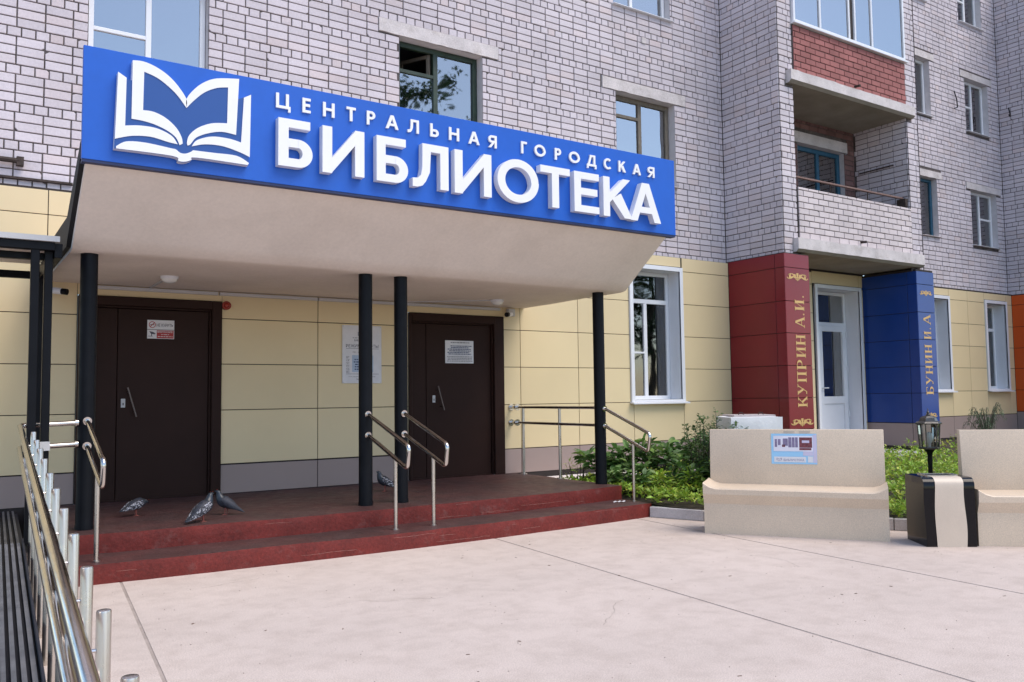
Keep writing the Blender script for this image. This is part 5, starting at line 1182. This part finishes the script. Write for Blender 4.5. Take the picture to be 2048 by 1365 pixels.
# ------------------------------------------------------------------ pigeons
def pigeon(x, y, rz_, label, head='up', mw=PIGW, sc=1.0):
    t = thing('pigeon', (x, y, 0.312), label, 'pigeon', 'pigeons on the porch', rz_, local=True); t.scale = (sc, sc, sc)
    if head == 'up': nk = [((.074, .140), .043, .048), ((.090, .160), .032, .036), ((.100, .180), .0255, .028), ((.108, .194), .0225, .0235), ((.122, .197), .0165, .0165), ((.133, .194), .007, .0065), ((.149, .189), .002, .002)]
    else: nk = [((.092, .118), .043, .046), ((.118, .124), .031, .033), ((.136, .124), .0235, .0245), ((.152, .117), .0165, .0165), ((.162, .107), .007, .0065), ((.174, .094), .002, .002)]
    sp = [((-.20, .072), .030, .004), ((-.14, .084), .032, .010), ((-.095, .096), .038, .026), ((-.055, .106), .052, .047), ((0, .112), .063, .061), ((.042, .118), .060, .063), ((.062, .128), .052, .056)]+nk
    tilt = R(20) if head == 'up' else R(4); ct, sn = math.cos(tilt), math.sin(tilt)
    def TL(px_, pz_): q_ = pz_-0.11; return (px_*ct-q_*sn*0.6, 0.118+px_*sn+q_*ct) if True else 0
    sp = [(TL(*a_), b_, c_) for a_, b_, c_ in sp]
    bm = bmesh.new(); n_ = 14; rows = []
    for k, ((px_, pz_), ry, rz2) in enumerate(sp):
        a = sp[max(0, k-1)][0]; c = sp[min(len(sp)-1, k+1)][0]; tx, tz = c[0]-a[0], c[1]-a[1]; l = math.hypot(tx, tz); nx_, nz_ = -tz/l, tx/l
        rows.append([bm.verts.new((px_+nx_*rz2*math.sin(j*6.2832/n_), ry*math.cos(j*6.2832/n_), pz_+nz_*rz2*math.sin(j*6.2832/n_))) for j in range(n_)])
    for k, (a, c) in enumerate(zip(rows, rows[1:])):
        for j in range(n_):
            f = bm.faces.new((a[j], a[(j+1) % n_], c[(j+1) % n_], c[j])); f.material_index = 1 if k >= 6 else 0
    bm.faces.new(rows[0][::-1]); bm.faces.new(rows[-1]); bmesh.ops.recalc_face_normals(bm, faces=bm.faces)
    me = bpy.data.meshes.new('body'); bm.to_mesh(me); bm.free(); me.materials.append(PIGD); me.materials.append(PIGN); o = link('body', me, PIGD, t, smooth=True); sd_ = o.modifiers.new('s', 'SUBSURF'); sd_.levels = 1; sd_.render_levels = 1
    for s in (-1, 1):
        q = MB(); W_ = [((.068, .128), .010, .012), ((.045, .122), .016, .036), ((0, .115), .018, .043), ((-.06, .106), .014, .036), ((-.12, .092), .009, .021), ((-.175, .078), .004, .008)]; R_ = []
        for (px_, pz_), ty, hz in W_:
            ux_ = px_; px_, pz_ = TL(px_, pz_)
            yo = 0.050 if ux_ > -0.08 else 0.034 if ux_ > -0.15 else 0.020
            R_.append([(px_, s*(yo+ty*math.cos(j*6.2832/10)), pz_+hz*math.sin(j*6.2832/10)) for j in range(10)])
        for rg in R_: q.v += rg
        for k in range(len(R_)-1):
            for j in range(10): q.f.append((k*10+j, k*10+(j+1) % 10, (k+1)*10+(j+1) % 10, (k+1)*10+j))
        q.f += [tuple(range(10))[::-1], tuple(range((len(R_)-1)*10, len(R_)*10))]; q.build('wing', mw, t, smooth=True)
        q = MB(); lx_, ly_ = 0.01+0.012*s, 0.022*s; q.tube([(lx_-0.008, ly_, .075), (lx_-0.004, ly_, .04), (lx_, ly_, .006)], [.010, .0045, .0035], 8)
        for a in (-0.5, 0, 0.5, 3.14): q.tube([(lx_, ly_, .005), (lx_+0.028*math.cos(a), ly_+0.028*math.sin(a), .002)], [.0032, .0016], 6)
        q.build('leg', PIGLEG, t, smooth=True)
        q = MB(); ex, ez = TL(0.124, .214) if head == 'up' else TL(0.160, .140); q.lathe((ex, s*0.0175, ez), [(.0005, -.003), (.003, 0), (.0005, .003)], 8); q.build('eye', REDBELL, t, smooth=True)
    return t
pigeon(1.50, -1.50, R(30), 'dark pigeon with lowered head in front of the stickered door', 'down', PIGW, 0.85)
pigeon(1.90, -2.30, R(24), 'speckled grey pigeon standing at the edge of the porch', 'up', PIGW, 0.97)
pigeon(2.20, -1.96, R(165), 'dark pigeon standing just behind the speckled one', 'up', PIGD, 0.9)
pigeon(4.19, -1.12, R(175), 'dark pigeon walking between the two middle columns', 'up', PIGW, 0.92)

# ------------------------------------------------------------------ trees across the yard (seen mirrored in the windows)
def tree(x, y, h, rad, label):
    t = thing('yard_tree', (x, y, 0), label, 'tree', 'trees across the yard'); tr = MB(); fol = MB()
    tr.tube([(x, y, -0.05), (x+0.1, y, h*0.3), (x-0.1, y+0.1, h*0.65), (x, y, h*0.97)], [0.24, 0.18, 0.10, 0.02], 9); tips = []
    for k in range(30):
        z = h*random.uniform(0.22, 0.95); a = random.uniform(0, 6.28); l = rad*(1.05-0.75*abs(z/h-0.45))*random.uniform(0.6, 1.1); p0 = Vector((x, y, z)); p1 = p0+Vector((l*math.cos(a), l*math.sin(a), l*0.35)); tr.tube([p0, p0.lerp(p1, .5)+Vector((0, 0, .15)), p1], [0.06, 0.035, 0.012], 5); tips.append((p0, p1))
    for k in range(6500):
        p0, p1 = random.choice(tips); p = p0.lerp(p1, random.uniform(0.25, 1.1))+rdir(-1, 1)*random.random()*0.75; leaf(fol, p, rdir(-1, 0.6), rdir(), random.uniform(0.16, 0.30), random.uniform(0.10, 0.18))
    tr.build('trunk', BARK, t, smooth=True, fixn=False); tag(fol.build('crown', LEAFT, t, fixn=False), kind='stuff')
for i, (x, y, h) in enumerate(((17.2, -24, 15.8), (20.6, -24.5, 15.2), (26.5, -26, 12), (33, -25, 14))):
    tree(x, y, h, 3.0, ('slender tree mirrored in the left pane of the green window', 'tall tree mirrored in the right pane of the green window', 'leafy tree mirrored in the glazed door', 'broad tree mirrored in the far library windows')[i])

scene.render.resolution_x = 1024; scene.render.resolution_y = 682
